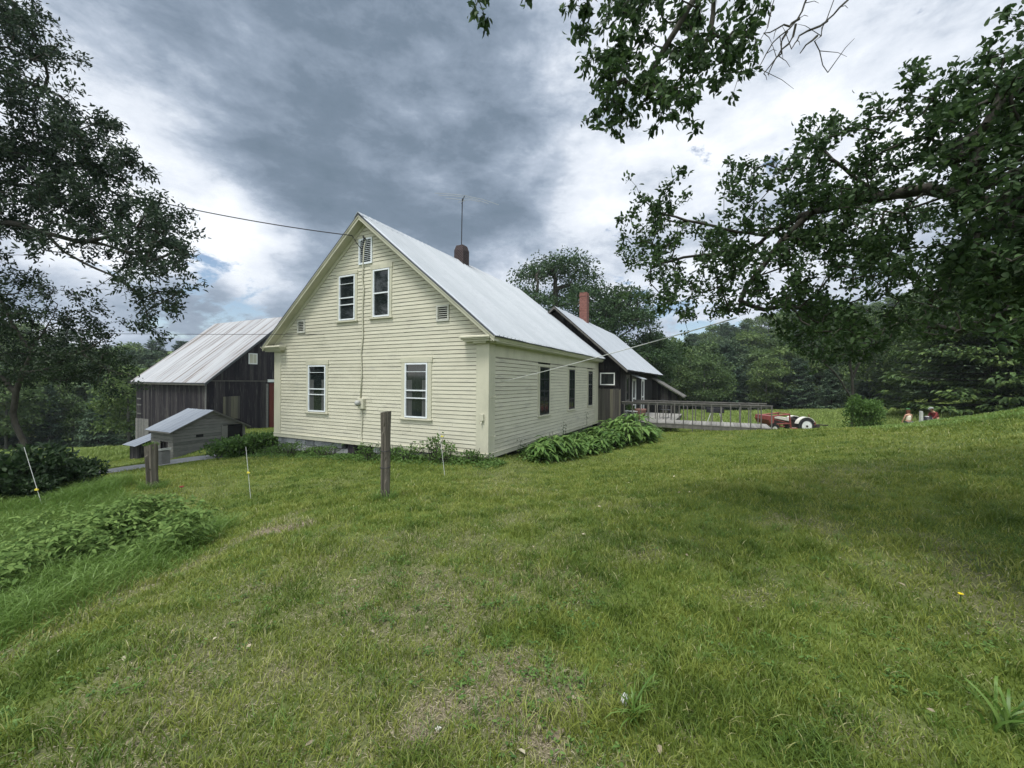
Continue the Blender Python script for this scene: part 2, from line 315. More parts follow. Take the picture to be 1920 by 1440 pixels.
def unit(a): return a / (np.linalg.norm(a, axis=-1, keepdims=True) + 1e-9)
def leaves(P, D, L, Wd, shape='b', rng=RNG, up=(0, 0, 1), flat=0.6, droop=0.25):
    """leaf blades at P pointing along D. shape a: folded rhomb; b: rounded outline with a fold"""
    n = len(P); D = unit(D); U = unit(np.asarray(up, float)[None] * flat + rng.normal(size=(n, 3)) * (1 - flat))
    S = unit(np.cross(D, U)); U = np.cross(S, D)
    L = np.broadcast_to(L, n)[:, None]; Wd = np.broadcast_to(Wd, n)[:, None]; v = rng.random(n)
    if shape == 'a':
        V = np.stack([P, P + D * L * .45 + S * Wd / 2 + U * Wd * .15, P + D * L - U * L * droop, P + D * L * .45 - S * Wd / 2 + U * Wd * .15], 1)
        b = np.arange(n)[:, None] * 4
        F = np.concatenate([b + [0, 1, 2], b + [0, 2, 3]], 1).reshape(-1, 3)
        return V.reshape(-1, 3), [F], np.repeat(v, 2)
    f = lambda t, s, k=0.18: P + D * L * t + S * Wd * s - U * L * droop * t * t + U * Wd * k * abs(s) * 2
    V = np.stack([P, f(.28, .42), f(.28, -.42), f(.3, 0), f(.68, .38), f(.68, -.38), f(.68, 0), f(1, 0)], 1)
    b = np.arange(n)[:, None] * 8
    T = np.concatenate([b + [0, 1, 3], b + [0, 3, 2], b + [6, 4, 7], b + [5, 6, 7]], 1).reshape(-1, 3)
    Q = np.concatenate([b + [3, 1, 4, 6], b + [2, 3, 6, 5]], 1).reshape(-1, 4)
    return V.reshape(-1, 3), [T, Q], np.concatenate([np.repeat(v, 4), np.repeat(v, 2)])
def prisms(A, Bp, ra, rb, n=4):
    A = np.asarray(A); Bp = np.asarray(Bp); d = unit(Bp - A)
    ref = np.where(np.abs(d[:, 2:3]) < .9, [[0, 0, 1.]], [[1., 0, 0]])
    u = unit(np.cross(d, ref)); w = np.cross(d, u); V = []
    for k in range(n):
        c, s_ = math.cos(2 * math.pi * k / n), math.sin(2 * math.pi * k / n); o = u * c + w * s_
        V += [A + o * np.asarray(ra)[:, None], Bp + o * np.asarray(rb)[:, None]]
    V = np.stack(V, 1).reshape(-1, 3); b = np.arange(len(A))[:, None] * 2 * n
    F = np.concatenate([b + [2 * k, 2 * ((k + 1) % n), 2 * ((k + 1) % n) + 1, 2 * k + 1] for k in range(n)], 1).reshape(-1, 4)
    return V, [F]
def in_poly(px, py, poly):
    ins = np.zeros(len(px), bool); n = len(poly)
    for i in range(n):
        x0, y0 = poly[i]; x1, y1 = poly[(i + 1) % n]
        c = ((y0 > py) != (y1 > py)) & (px < (x1 - x0) * (py - y0) / (y1 - y0 + 1e-12) + x0)
        ins ^= c
    return ins
def grow(limbs, targets, step=0.2, wig=0.15, sag=0.0, rng=RNG, tip=0.003, k=0.47, droop_end=0.0):
    """branch skeleton: limbs are polylines, then every target is joined to the nearest node. Returns nodes, parents, radii, tip paths"""
    X = []; par = []
    for lb in limbs:
        lb = [np.array(p, float) for p in lb]
        if not X: X.append(lb[0]); par.append(-1); cur = 0
        else:
            cur = int(np.argmin([np.linalg.norm(x - lb[0]) for x in X]))
        for p, q in zip(lb[:-1], lb[1:]):
            m = max(1, int(np.linalg.norm(q - p) / step))
            for j in range(m):
                t = (j + 1) / m; X.append(p + (q - p) * t + rng.normal(size=3) * step * 0.07); par.append(cur); cur = len(X) - 1
    T = np.array(targets); A = np.array(X)
    dmin = np.array([np.min(np.linalg.norm(A - t, axis=1)) for t in T]); T = T[np.argsort(dmin)]
    cap = len(X) + len(T) * 60; buf = np.zeros((cap, 3)); nX = len(X); buf[:nX] = A; tips = []
    for t in T:
        d = np.linalg.norm(buf[:nX] - t, axis=1); i = int(np.argmin(d)); L = d[i]; m = max(2, min(40, int(L / step)))
        p0 = buf[i].copy(); bend = rng.normal(size=3) * L * wig + np.array([0, 0, sag * L]); cur = i; path = []
        for j in range(m):
            s_ = (j + 1) / m; buf[nX] = p0 + (t - p0) * s_ + bend * s_ * (1 - s_) * 2; par.append(cur); cur = nX; path.append(nX); nX += 1
        tips.append(path)
    X = buf[:nX]; cnt = np.zeros(nX); 
    for p in tips: cnt[p[-1]] += 1
    for i in range(nX - 1, 0, -1):
        if par[i] >= 0: cnt[par[i]] += max(cnt[i], 0.3)
    return X, np.array(par), tip * np.maximum(cnt, 1) ** k, tips
def wood(name, X, par, R, mat, parent, n=5, rmax=9):
    i = np.where(par >= 0)[0]; A = X[par[i]]; Bp = X[i]; ra = np.minimum(R[par[i]], rmax); rb = np.minimum(R[i], rmax); ra = np.minimum(ra, rb * 1.5)
    V, F = prisms(A, Bp + unit(Bp - A) * rb[:, None] * .4, ra, rb, n)
    return nmesh(name, V - np.array(parent.location), F, mat, parent, smooth=True)
def foliage_on(tips, X, per, spread, L, Wd, name, mat, parent, rng=RNG, shape='b', flat=0.5, droop=0.25, frac=0.55, upward=0.2, out=None):
    P = []; D = []
    for path in tips:
        q = X[path]; m = max(1, int(per * rng.uniform(.6, 1.4)))
        idx = (rng.uniform(1 - frac, 1, m) * (len(q) - 1)); i0 = idx.astype(int); i1 = np.minimum(i0 + 1, len(q) - 1); fr = (idx - i0)[:, None]
        p = q[i0] * (1 - fr) + q[i1] * fr + rng.normal(size=(m, 3)) * spread
        td = unit((q[-1] - q[0])[None]); d = td * .5 + rng.normal(size=(m, 3)) * .65 + np.array([0, 0, upward])
        P.append(p); D.append(d)
    P = np.concatenate(P); D = np.concatenate(D); n = len(P)
    V, F, v = leaves(P, D, L * rng.uniform(.6, 1.15, n), Wd * rng.uniform(.7, 1.15, n), shape, rng, flat=flat, droop=droop)
    return nmesh(name, V - np.array(parent.location), F, mat, parent, v)

# ------------------------------------------------------------------ terrain
HA = -math.atan2(385, 760)                                   # heading of the farmhouse
HX = np.array([math.cos(HA), math.sin(HA), 0]); HY = np.array([-math.sin(HA), math.cos(HA), 0])
C0 = at(914.5, 859, 10.7)                                     # sill at the near right corner
def hw(a, b, z=0.0): return C0 + HX * a + HY * b + np.array([0, 0, z])
CP = [(0, 0, 0), (0, -3, .1), (3, -3, .3), (-3, -3, 0), (0, -12, .6), (12, -10, 1.2), (-12, -10, -.9), (2.5, 1, .05), (5, 3, .25), (5, 0, .4), (-1.5, 2.5, -.06),
      (-3.6, 3, -.28), (-3.6, 4.9, -.38), (-6, 4, -.72), (-9, 3, -.95), (-6, 0, -.55), (1, 5, -.05), (3.5, 6, .12), (8, 6, .50), (11, 9, .62)]
def cpp(px, py, Y): CP.append(tuple(at(px, py, Y)))
for a in ((722, 935, 6), (470, 935, 8), (285, 915, 8.5), (80, 950, 7.2), (833, 890, 9.2), (1000, 905, 8.5), (1100, 868, 12), (1150, 850, 14),
          (1240, 824, 16), (1340, 812, 16.3), (1447, 807, 16.5), (1508, 808, 15), (1560, 804, 17), (1560, 808, 14), (1640, 804, 14), (1700, 798, 17), (1703, 800, 14.5), (1750, 797, 14), (1800, 786, 16), (1800, 790, 13.5), (1850, 780, 13.5), (1920, 766, 14), (2100, 752, 14),
          (350, 868, 14), (355, 858, 16), (200, 890, 12.5), (100, 900, 12), (250, 872, 15.5), (460, 858, 15), (330, 862, 20.3), (285, 865, 21.5),
          (505, 805, 27), (516, 803, 31), (400, 812, 25), (270, 858, 28), (240, 846, 32), (150, 852, 30), (20, 860, 28), (-200, 880, 24),
          (1600, 772, 45), (1300, 781, 40), (1750, 757, 45), (1500, 770, 58), (1350, 771, 66), (1850, 752, 36), (1650, 765, 60), (1950, 745, 30)): cpp(*a)
for a, b, z in ((0, 0, -.05), (.5, 1.6, -.20), (.5, 3.5, -.27), (.6, 7, -.28), (1, 10.5, -.30), (-8.95, 0, -.66), (-4.5, -.2, -.36), (-4.5, 5, -.4), (-11, 6, -1.1), (-9, 12, -.9), (-4, 15, -.7), (-2, 26, -1.2),
                (3, 13, -.5), (2, 20, -.6), (-12, 20, -1.6)):
    CP.append(tuple(hw(a, b, z)))
CP += [(21.6, 30, -2.15), (26.4, 27, -1.6), (14, 27, -1.9), (19, 24, -1.3), (31, 27, -.9), (24, 21, -.75), (10, 30, -1.7),
       (0, 60, -2.5), (-30, 60, -6.5), (-70, 60, -7.5), (-60, 25, -4.5), (-40, -10, -2.5), (0, -40, 2), (40, -20, 3), (45, 10, 2.2), (60, 40, 3.0), (25, 75, -3.2), (50, 75, -2),
       (75, 90, 4), (0, 110, -2), (40, 110, -1), (90, 130, 11), (60, 140, 5), (-60, 110, -6), (-100, 150, 2), (0, 200, 6), (100, 200, 16), (-150, 60, -2), (-100, -60, -3), (80, -80, 6),
       (200, 100, 22), (160, 0, 10), (-120, 250, 14), (0, 350, 18), (200, 300, 30), (-300, 200, 18), (300, -50, 18), (-300, -100, 4), (0, -300, 8)]
CPn = np.array(CP)
def _k(r2): return np.where(r2 > 1e-9, r2 * np.log(r2 + 1e-12), 0.0)
_S = 20.0; _x = CPn[:, :2] / _S; _n = len(_x)
_K = _k(((_x[:, None] - _x[None]) ** 2).sum(-1)) + np.eye(_n) * 2e-3; _Pm = np.c_[np.ones(_n), _x]
_w = np.linalg.solve(np.block([[_K, _Pm], [_Pm.T, np.zeros((3, 3))]]), np.r_[CPn[:, 2], 0, 0, 0])
def tz(x, y):
    """height of the ground"""
    x = np.atleast_1d(np.asarray(x, float)); y = np.atleast_1d(np.asarray(y, float)); o = np.empty(len(x))
    for i in range(0, len(x), 40000):
        q = np.c_[x[i:i + 40000], y[i:i + 40000]] / _S
        o[i:i + 40000] = _k(((q[:, None] - _x[None]) ** 2).sum(-1)) @ _w[:-3] + np.c_[np.ones(len(q)), q] @ _w[-3:]
    r = np.hypot(x, y); near = np.clip(1 - r / 40, 0, 1)
    o += near * (.012 * np.sin(x * 2.3 + 1.1 * np.sin(y * 1.7)) * np.cos(y * 2.1 + .7 * x) + .006 * np.sin(x * 7.1 + y * 3) * np.sin(y * 6.3 - x * 2))
    return o
def tz1(x, y): return float(tz([x], [y])[0])
def gpt(px, py, ymax=60):
    """where the view ray through a pixel meets the ground"""
    d = ray(px, py); s = np.linspace(0.6, ymax, 3000); z = CAMZ + d[2] / d[1] * s
    h = z - tz(d[0] / d[1] * s, s); i = np.argmax(h < 0) if (h < 0).any() else -1
    return np.array([d[0] / d[1] * s[i], s[i], tz1(d[0] / d[1] * s[i], s[i])])
def vnoise(x, y, s, seed=0):
    """cheap smooth noise 0..1"""
    x = x / s + seed * 13.7; y = y / s + seed * 7.3; xi = np.floor(x).astype(int); yi = np.floor(y).astype(int); fx = x - xi; fy = y - yi
    h = lambda a, b: (np.sin(a * 127.1 + b * 311.7 + seed) * 43758.5453) % 1.0
    sx = fx * fx * (3 - 2 * fx); sy = fy * fy * (3 - 2 * fy)
    return (h(xi, yi) * (1 - sx) + h(xi + 1, yi) * sx) * (1 - sy) + (h(xi, yi + 1) * (1 - sx) + h(xi + 1, yi + 1) * sx) * sy
BARE = [(gpt(a, b)[:2], r0, r1) for a, b, r0, r1 in ((950, 1330, .55, .16), (1000, 1240, .22, .12), (1850, 1130, .4, .11), (1480, 975, .4, .10), (1640, 1370, .16, .1), (620, 1025, .3, .15),
        (1040, 1420, .3, .2), (520, 990, .35, .2), (640, 1110, .25, .12), (1400, 1120, .2, .08), (1560, 1010, .3, .08), (600, 1260, .28, .10), (330, 1370, .22, .08), (1200, 1040, .3, .1))]
def dryness(x, y):
    """0 lush .. 1 bare thatch, wear patches of the lawn"""
    d = np.clip((vnoise(x, y, 1.7, 3) * .5 + vnoise(x, y, .55, 4) * .3 + vnoise(x, y, .2, 5) * .2 - .52) * 2.3, 0, .65)
    r = np.hypot(x, y); d *= np.clip(1.15 - r / 14, .12, 1)
    wob = (vnoise(x, y, .18, 6) - .5) * 1.0 + (vnoise(x, y, .5, 8) - .5) * .8
    for (c, a, b) in BARE:
        q = np.hypot((x - c[0]) / a, (y - c[1]) / (a * .8)); d = np.maximum(d, np.clip(1.2 - q + wob * 1.3, 0, 1) * (.45 + .55 * (b > .11)))
    e = np.abs(x + 3.45 - .05 * y) ; d = np.maximum(d, np.clip(1 - e / .2, 0, .5) * (y > 1.5) * (y < 6.2))
    return np.clip(d, 0, 1)
rr = np.concatenate([[0.0], np.geomspace(.4, 450, 310)]); aa = np.linspace(0, 2 * math.pi, 481)[:-1]
gx = (rr[:, None] * np.cos(aa)).ravel(); gy = (rr[:, None] * np.sin(aa)).ravel(); gz = tz(gx, gy)
na = len(aa); ii = np.arange(len(rr) - 1)[:, None] * na; jj = np.arange(na)[None]; j2 = (jj + 1) % na
Fg = np.stack([ii + jj, ii + na + jj, ii + na + j2, ii + j2], -1).reshape(-1, 4)
tag(nmesh('ground', np.c_[gx, gy, gz], [Fg], m_ground, None, smooth=True, attrs={'dry': dryness(gx, gy)}), kind='structure')
# gravel drive past the sheds, one strip lying on the ground
def strip(name, center, width, mat, lift=0.012):
    V = []; Fq = []; nx = 6
    for i, (c, w) in enumerate(zip(center, width)):
        c = np.array(c); d = np.array(center[min(i + 1, len(center) - 1)]) - np.array(center[max(i - 1, 0)]); d = d / np.linalg.norm(d); s = np.array([-d[1], d[0]])
        for k in range(nx + 1):
            p = c + s * w * (k / nx - .5) * (1 + .08 * math.sin(i * 1.7 + k)); V.append((p[0], p[1], tz1(p[0], p[1]) + lift))
    for i in range(len(center) - 1):
        for k in range(nx): a = i * (nx + 1) + k; Fq.append((a, a + 1, a + nx + 2, a + nx + 1))
    return tag(nmesh(name, V, [np.array(Fq)], mat, None, smooth=True), kind='structure')
dpts = [(-19, 9.5), (-16.5, 11.2), (-14.3, 12.8), (-12.7, 14.3), (-11.7, 16.0), (-11.5, 18.5), (-12.2, 22), (-14, 26)]
dd = []
for a, b in zip(dpts[:-1], dpts[1:]):
    for t in np.linspace(0, 1, 7)[:-1]: dd.append((a[0] + (b[0] - a[0]) * t, a[1] + (b[1] - a[1]) * t))
DRIVE = np.array(dd)
strip('gravel_driveway', dd, [2.2] * len(dd), m_gravel)

# ------------------------------------------------------------------ buildings: helpers
def F_front(a, o, z): return (a, -o, z)                      # wall facing local -Y, along = +X
def F_side(a, o, z): return (o, a, z)                        # wall facing local +X, along = +Y
def shift(F, do): return lambda a, o, z: F(a, o + do, z)
def clap(F, a0, a1, z0, z1, holes, limit=None, expo=0.112, lip=0.020, seed=1, wav=0.004):
    """clapboards as wedges, cut round the openings; limit(z) -> (amin, amax)"""
    rnd = random.Random(seed); mb = MB(F); z = z0
    while z < z1 - .01:
        zt = min(z + expo, z1); lo, hi = a0, a1; lo1, hi1 = a0, a1
        if limit: l = limit(z); lo, hi = max(a0, l[0]), min(a1, l[1]); l = limit(zt); lo1, hi1 = max(a0, l[0]), min(a1, l[1])
        spans = [(lo, hi)]
        for h in holes:
            if h[2] < (z + zt) / 2 < h[3]:
                spans = [q for s in spans for q in (((s[0], min(s[1], h[0])),) if s[0] < h[0] else ()) + (((max(s[0], h[1]), s[1]),) if s[1] > h[1] else ())]
        for s in spans:
            a = s[0]
            while a < s[1] - .01:
                a += .004 if a > s[0] else 0; b = min(s[1], a + rnd.uniform(1.8, 4.2)); b = s[1] if s[1] - b < .5 else b
                n = max(1, int((b - a) / .8)); w = [rnd.uniform(-wav, wav) for _ in range(n + 1)]; val = rnd.random()
                for k in range(n):
                    p, q = a + (b - a) * k / n, a + (b - a) * (k + 1) / n
                    tp, tq = min(max(p, lo1), hi1), min(max(q, lo1), hi1)
                    mb.hexa([(p, 0, z + w[k]), (q, 0, z + w[k + 1]), (q, lip, z + w[k + 1]), (p, lip, z + w[k]),
                             (tp, -.004, zt - .011), (tq, -.004, zt - .011), (tq, .008, zt - .011), (tp, .008, zt - .011)], val)
                a = b
        z = zt
    return mb
def vboards(F, a0, a1, z0, ztop, holes=(), seed=1, wmin=.17, wmax=.30, th=.025, gap=.008, jag=.05):
    """vertical boards; ztop(a) gives the height of the wall"""
    rnd = random.Random(seed); mb = MB(F); a = a0
    while a < a1 - .02:
        b = min(a1, a + rnd.uniform(wmin, wmax)); o = rnd.uniform(0, .012); val = rnd.random(); lo = z0 - rnd.uniform(0, jag)
        segs = [(lo, None)]
        for h in holes:
            if h[0] < b - .03 and h[1] > a + .03: segs = [(lo, h[2]), (h[3], None)]
        for s in segs:
            t0, t1 = (ztop(a), ztop(b - gap)) if s[1] is None else (s[1], s[1])
            if min(t0, t1) <= s[0]: continue
            mb.hexa([(a, 0, s[0]), (b - gap, 0, s[0]), (b - gap, th + o, s[0]), (a, th + o, s[0]), (a, 0, t0), (b - gap, 0, t1), (b - gap, th + o, t1), (a, th + o, t0)], val)
        a = b
    return mb
def metal_roof(name, parent, mat, e0, r0, L, rib=0.23, rh=0.048, th=0.01, axis='y', start=0.0, F=None, cols=None):
    """one roof slope of ribbed metal. e0/r0: (across, up) of eave and ridge; it runs L metres from start"""
    prof = []; p = 0.0
    while p < L - .01:
        prof += [(p, 0), (min(p + rib * .36, L), 0), (min(p + rib * .42, L), rh * .25), (min(p + rib * .5, L), rh * .25), (min(p + rib * .56, L), 0), (min(p + rib - .05, L), 0), (min(p + rib - .035, L), rh), (min(p + rib - .015, L), rh)]; p += rib
    prof.append((L, 0)); q = [prof[0]]
    for s in prof[1:]:
        if s[0] > q[-1][0] + 1e-5: q.append(s)
    nx, nz = e0[0] - r0[0], e0[1] - r0[1]; ln = math.hypot(nx, nz); nrm = (abs(nz) / ln * (1 if nx > 0 else -1), abs(nx) / ln)
    V = []; Fc = []; n = len(q); NS = 5
    for k in range(NS):
        t = k / (NS - 1)
        for (s, h) in q:
            w = .006 * math.sin(s * 1.9 + k * 2.1) + .004 * math.sin(s * 5.3 + k)
            a = e0[0] + (r0[0] - e0[0]) * t + nrm[0] * (h + w); z = e0[1] + (r0[1] - e0[1]) * t + nrm[1] * (h + w); V.append((a, start + s, z))
    vv = []
    for k in range(NS - 1):
        for i in range(n - 1): Fc.append((k * n + i, k * n + i + 1, (k + 1) * n + i + 1, (k + 1) * n + i)); vv.append(((int(q[i][0] / .92) * 37) % 11) / 10)
    # a deck under the sheet, its underside visible at the eaves
    o = MB(); o.V = V; o.P = [list(f) for f in Fc]; o.v = vv
    if F: o.V = [F(*p) for p in V]
    return o.build(name, mat, parent)
def window(F, parent, x0, x1, z0, z1, bars, case=0.10, head=0.17, frame_mat=None, casing_mat=None, muntins=None, cur=False, sill=True, fw=.045, depth=0.0):
    w = MB(F)
    w.box(x0 - case, x0, .0, .034, z0 - .02, z1 + .02); w.box(x1, x1 + case, .0, .034, z0 - .02, z1 + .02)
    w.box(x0 - case - .03, x1 + case + .03, .0, .044, z1 + .02, z1 + .02 + head)
    w.box(x0 - case - .05, x1 + case + .05, -.012, .006, z0 - .12, z1 + head + .09)
    win = w.build('window', casing_mat or m_trim, parent)
    if sill: MB(F).box(x0 - case - .04, x1 + case + .04, 0, .075, z0 - .065, z0 - .02).build('sill', casing_mat or m_trim, win, bevel=.006)
    f = MB(F); o0, o1 = .005, .052 - depth
    f.box(x0, x0 + fw, o0, o1, z0, z1); f.box(x1 - fw, x1, o0, o1, z0, z1); f.box(x0 + fw, x1 - fw, o0, o1, z1 - fw, z1); f.box(x0 + fw, x1 - fw, o0, o1, z0, z0 + fw)
    for (fr, th) in bars:
        zz = z1 - (z1 - z0) * fr; f.box(x0 + fw, x1 - fw, o0 + .004, o1 - .006, zz - th / 2, zz + th / 2)
    f.build('frame', frame_mat or m_alu, win)
    if muntins:
        g = MB(F); nx, nz = muntins
        for i in range(1, nx): xx = x0 + (x1 - x0) * i / nx; g.box(xx - .011, xx + .011, .012, .026, z0 + fw, z1 - fw)
        for j in range(1, nz): zz = z0 + (z1 - z0) * j / nz; g.box(x0 + fw, x1 - fw, .013, .025, zz - .011, zz + .011)
        g.build('muntin', m_iron, win)
    MB(F).box(x0 + fw * .5, x1 - fw * .5, -.02, .012, z0 + fw * .5, z1 - fw * .5).build('pane', m_glass, win)
    if cur:
        c = MB(F); n = 14
        for i in range(n):
            xa = x0 + fw + (x1 - x0 - 2 * fw) * i / n; xb = xa + (x1 - x0 - 2 * fw) / n * .8
            if cur == 'sides' and .22 < i / n < .74: continue
            c.box(xa, xb, .0125, .016, z0 + fw + .01, z1 - fw - .28 * (z1 - z0), random.random() * .6)
        c.build('curtain', m_curtain, win)
    return win

# ------------------------------------------------------------------ farmhouse (local axes: x along the gable wall, y along the side wall)
GW, SL, PK = 8.95, 10.97, 0.816
house = empty('farmhouse', C0, HA, label='cream clapboard farmhouse with a ribbed metal roof, its gable end facing the lawn', cat='house')
apex = -GW / 2
roofz = lambda a: 7.15 - PK * abs(a - apex)                    # top of the roof over x
MB().box(-GW + .03, -.02, .02, SL - .02, .05, 3.0).prism([(-GW + .08, 2.95), (-.08, 2.95), (apex, 6.8)], .02, SL - .02).build('wall_core', m_void, house)  # dark core seen through the lap gaps draws the shade lines under clapboards
HG = [(-5.62, -4.90, 3.96, 5.40), (-4.12, -3.45, 3.98, 5.43), (-7.10, -6.24, .957, 2.525), (-2.82, -1.99, .951, 2.546)]
def cas(h, c, hd): return (h[0] - c, h[1] + c, h[2] - .05, h[3] + hd)
gh = [cas(HG[0], .09, .12), cas(HG[1], .09, .14), cas(HG[2], .10, .17), cas(HG[3], .14, .17), (-4.74, -4.17, 5.66, 6.47), (-1.69, -1.26, 3.70, 4.15), (-7.69, -7.30, 3.65, 4.09)]
lim = lambda z: ((-GW + .30, -.34) if z < 3.1 else (apex - (6.97 - z) / PK, apex + (6.97 - z) / PK))
clap(F_front, -GW + .1, -.1, .10, 6.86, gh, lim, seed=3).build('gable_siding', m_siding, house)
HS = [(3.42, 4.30, .90, 2.53), (6.45, 7.20, .93, 2.54), (9.2, 9.92, .95, 2.54)]
clap(F_side, .33, SL - .62, .10, 2.70, [cas(h, .13, .3) for h in HS], seed=5, expo=.112).build('side_siding', m_siding, house)
t = MB()
t.box(-.36, .028, -.032, -.0, .10, 3.04); t.box(0, .028, 0, .33, .10, 3.04)                  # right corner board, two faces
t.box(-.012, .034, -.038, .03, .10, 3.02); t.build('corner_board', m_trim, house, bevel=.004); t = MB()
t.box(-GW - .02, -GW + .34, -.032, 0, .10, 3.04); t.box(-GW - .02, -GW, 0, .3, .1, 3.04); t.build('corner_board', m_trim, house, bevel=.004); t = MB()
t.box(0, .026, SL - .2, SL + .02, .1, 3.04); t.box(0, .02, SL - .62, SL - .2, .1, 3.04)
t.build('corner_board', m_trim, house, bevel=.004)
t = MB(); t.box(-GW - .03, .03, -.040, 0, -.02, .10); t.box(0, .040, .03, SL + .02, -.02, .10)
t.box(-GW - .03, .045, -.055, 0, .10, .118); t.box(0, .055, .045, SL + .02, .10, .118)
t.build('skirt_board', m_trim, house, bevel=.004)
MB().box(0, .022, .33, SL - .62, 2.70, 3.05).box(.0, .06, .33, SL, 3.0, 3.06).build('frieze_board', m_trim, house)
# rakes: frieze on the wall, soffit, fascia
def rake(sgn):
    m = MB()
    def pt(k, dz): a = apex + sgn * k; return (a, 7.15 - PK * k + dz)
    ke = GW / 2 + .02
    m.prism([pt(0, -.30), pt(ke, -.30), pt(ke, -.10), pt(0, -.10)], -.035, 0)              # board on the wall
    m.prism([pt(0, -.17), pt(ke + .3, -.17), pt(ke + .3, -.12), pt(0, -.12)], -.26, -.034)     # soffit
    m.prism([pt(0, -.185), pt(ke + .30, -.185), pt(ke + .32, -.03), pt(0, -.03)], -.29, -.262)    # fascia
    m.prism([pt(0, -.09), pt(ke + .32, -.09), pt(ke + .33, -.025), pt(0, -.025)], -.315, -.291)   # crown moulding
    MB().prism([pt(0, -.30), pt(ke, -.30), pt(ke + .3, -.04), pt(0, -.04)], SL + .001, SL + .08).build('back_rake_board', m_trim, house)
    return m
for sg in (-1, 1): rake(sg).build('rake_board', m_trim, house)
# cornice returns: moulded blocks under each rake foot
for sg in (-1, 1):
    xi, xo = (-.74, .20) if sg > 0 else (-GW + .64, -GW - .40)
    lo, hi = min(xi, xo), max(xi, xo); r = MB()
    r.box(lo, hi, -.31, .02, 3.17, 3.21); r.box(lo + .03, hi - .02, -.27, .0, 3.13, 3.17); r.box(lo + .07, hi - .05, -.22, 0, 3.08, 3.13)
    r.hexa([(lo + .02, -.30, 3.21), (hi - .01, -.30, 3.21), (hi - .01, -.0, 3.21), (lo + .02, 0, 3.21), (lo + .02, -.26, 3.235), (hi - .01, -.26, 3.235), (hi - .01, 0, 3.27), (lo + .02, 0, 3.27)])
    r.box(lo + (.3 if sg > 0 else -.0) + .05, hi - .18 if sg > 0 else hi - .12, -.17, 0, 3.035, 3.08)
    r.build('cornice_return', m_trim, house, bevel=.006)
# boxed eave along the side
e = MB(); e.box(.0, .22, -.0, SL, 3.035, 3.06); e.box(.20, .26, -.26, SL + .02, 3.06, 3.20); e.box(.0, .25, .0, SL, 3.061, 3.10)
e.hexa([(.262, -.26, 3.10), (.28, -.26, 3.10), (.28, SL, 3.10), (.262, SL, 3.10), (.262, -.26, 3.20), (.34, -.26, 3.20), (.34, SL, 3.20), (.262, SL, 3.20)])
e.build('eave_soffit', m_trim, house, bevel=.004)
ov = .33
rf = metal_roof('roof', house, m_metal_new, (.37, roofz(ov) - .035), (apex, 7.15), SL + .42, start=-.31)
o2 = metal_roof('roof_slope', rf, m_metal_new, (-GW - .37, roofz(ov) - .035), (apex, 7.15), SL + .42, start=-.31)
rc = MB(); rc.prism([(apex - .16, 7.035), (apex, 7.175), (apex + .16, 7.035), (apex + .16, 7.05), (apex, 7.195), (apex - .16, 7.05)], -.33, SL + .12); rc.build('ridge_cap', m_metal_new, rf)
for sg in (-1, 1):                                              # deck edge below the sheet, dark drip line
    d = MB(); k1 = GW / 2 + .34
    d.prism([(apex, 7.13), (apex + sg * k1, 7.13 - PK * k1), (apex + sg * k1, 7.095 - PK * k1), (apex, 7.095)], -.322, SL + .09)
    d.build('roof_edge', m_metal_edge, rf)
for h, bars, hd, c, cu in ((HG[0], ((.19, .014), (.5, .035), (.655, .03)), .10, .085, None), (HG[1], ((.5, .04),), .13, .085, None),
                           (HG[2], ((.155, .014), (.51, .035), (.63, .03)), .15, .10, 'sides'), (HG[3], ((.16, .014), (.5, .035), (.64, .03)), .15, .14, 'sides')):
    window(F_front, house, *h, bars, c, hd, cur=cu)
for i, h in enumerate(HS):
    window(F_side, house, *h, ((.5, .05),), .10, .02, frame_mat=m_iron, muntins=(2, 4), fw=.05, depth=.02)
for (x0, x1, z0, z1, n, f0) in ((-4.74, -4.17, 5.66, 6.47, 12, .05), (-1.69, -1.26, 3.70, 4.15, 6, .05), (-7.69, -7.30, 3.65, 4.09, 6, .05)):
    v = MB(F_front); v.box(x0, x0 + f0, 0, .05, z0, z1); v.box(x1 - f0, x1, 0, .05, z0, z1); v.box(x0 + f0, x1 - f0, 0, .05, z1 - f0, z1); v.box(x0 + f0, x1 - f0, 0, .05, z0, z0 + f0)
    v.box(x0 - .04, x1 + .04, -.012, -.002, z0 - .09, z1 + .09); vv = v.build('louvre_vent', m_alu if n > 6 else m_ventpaint, house); s = MB(F_front); hgt = (z1 - z0 - 2 * f0) / n
    for i in range(n):
        zz = z0 + f0 + hgt * i
        s.hexa([(x0 + f0, .002, zz + hgt * .42), (x1 - f0, .002, zz + hgt * .42), (x1 - f0, .04, zz), (x0 + f0, .04, zz), (x0 + f0, .002, zz + hgt * .58), (x1 - f0, .002, zz + hgt * .58), (x1 - f0, .044, zz + hgt * .22), (x0 + f0, .044, zz + hgt * .22)])
    s.build('slats', m_alu if n > 6 else m_ventpaint, vv); MB(F_front).box(x0 + .02, x1 - .02, -.01, .002, z0 + .02, z1 - .02).build('backing', m_void, vv)
fd = MB()
rs = random.Random(4)
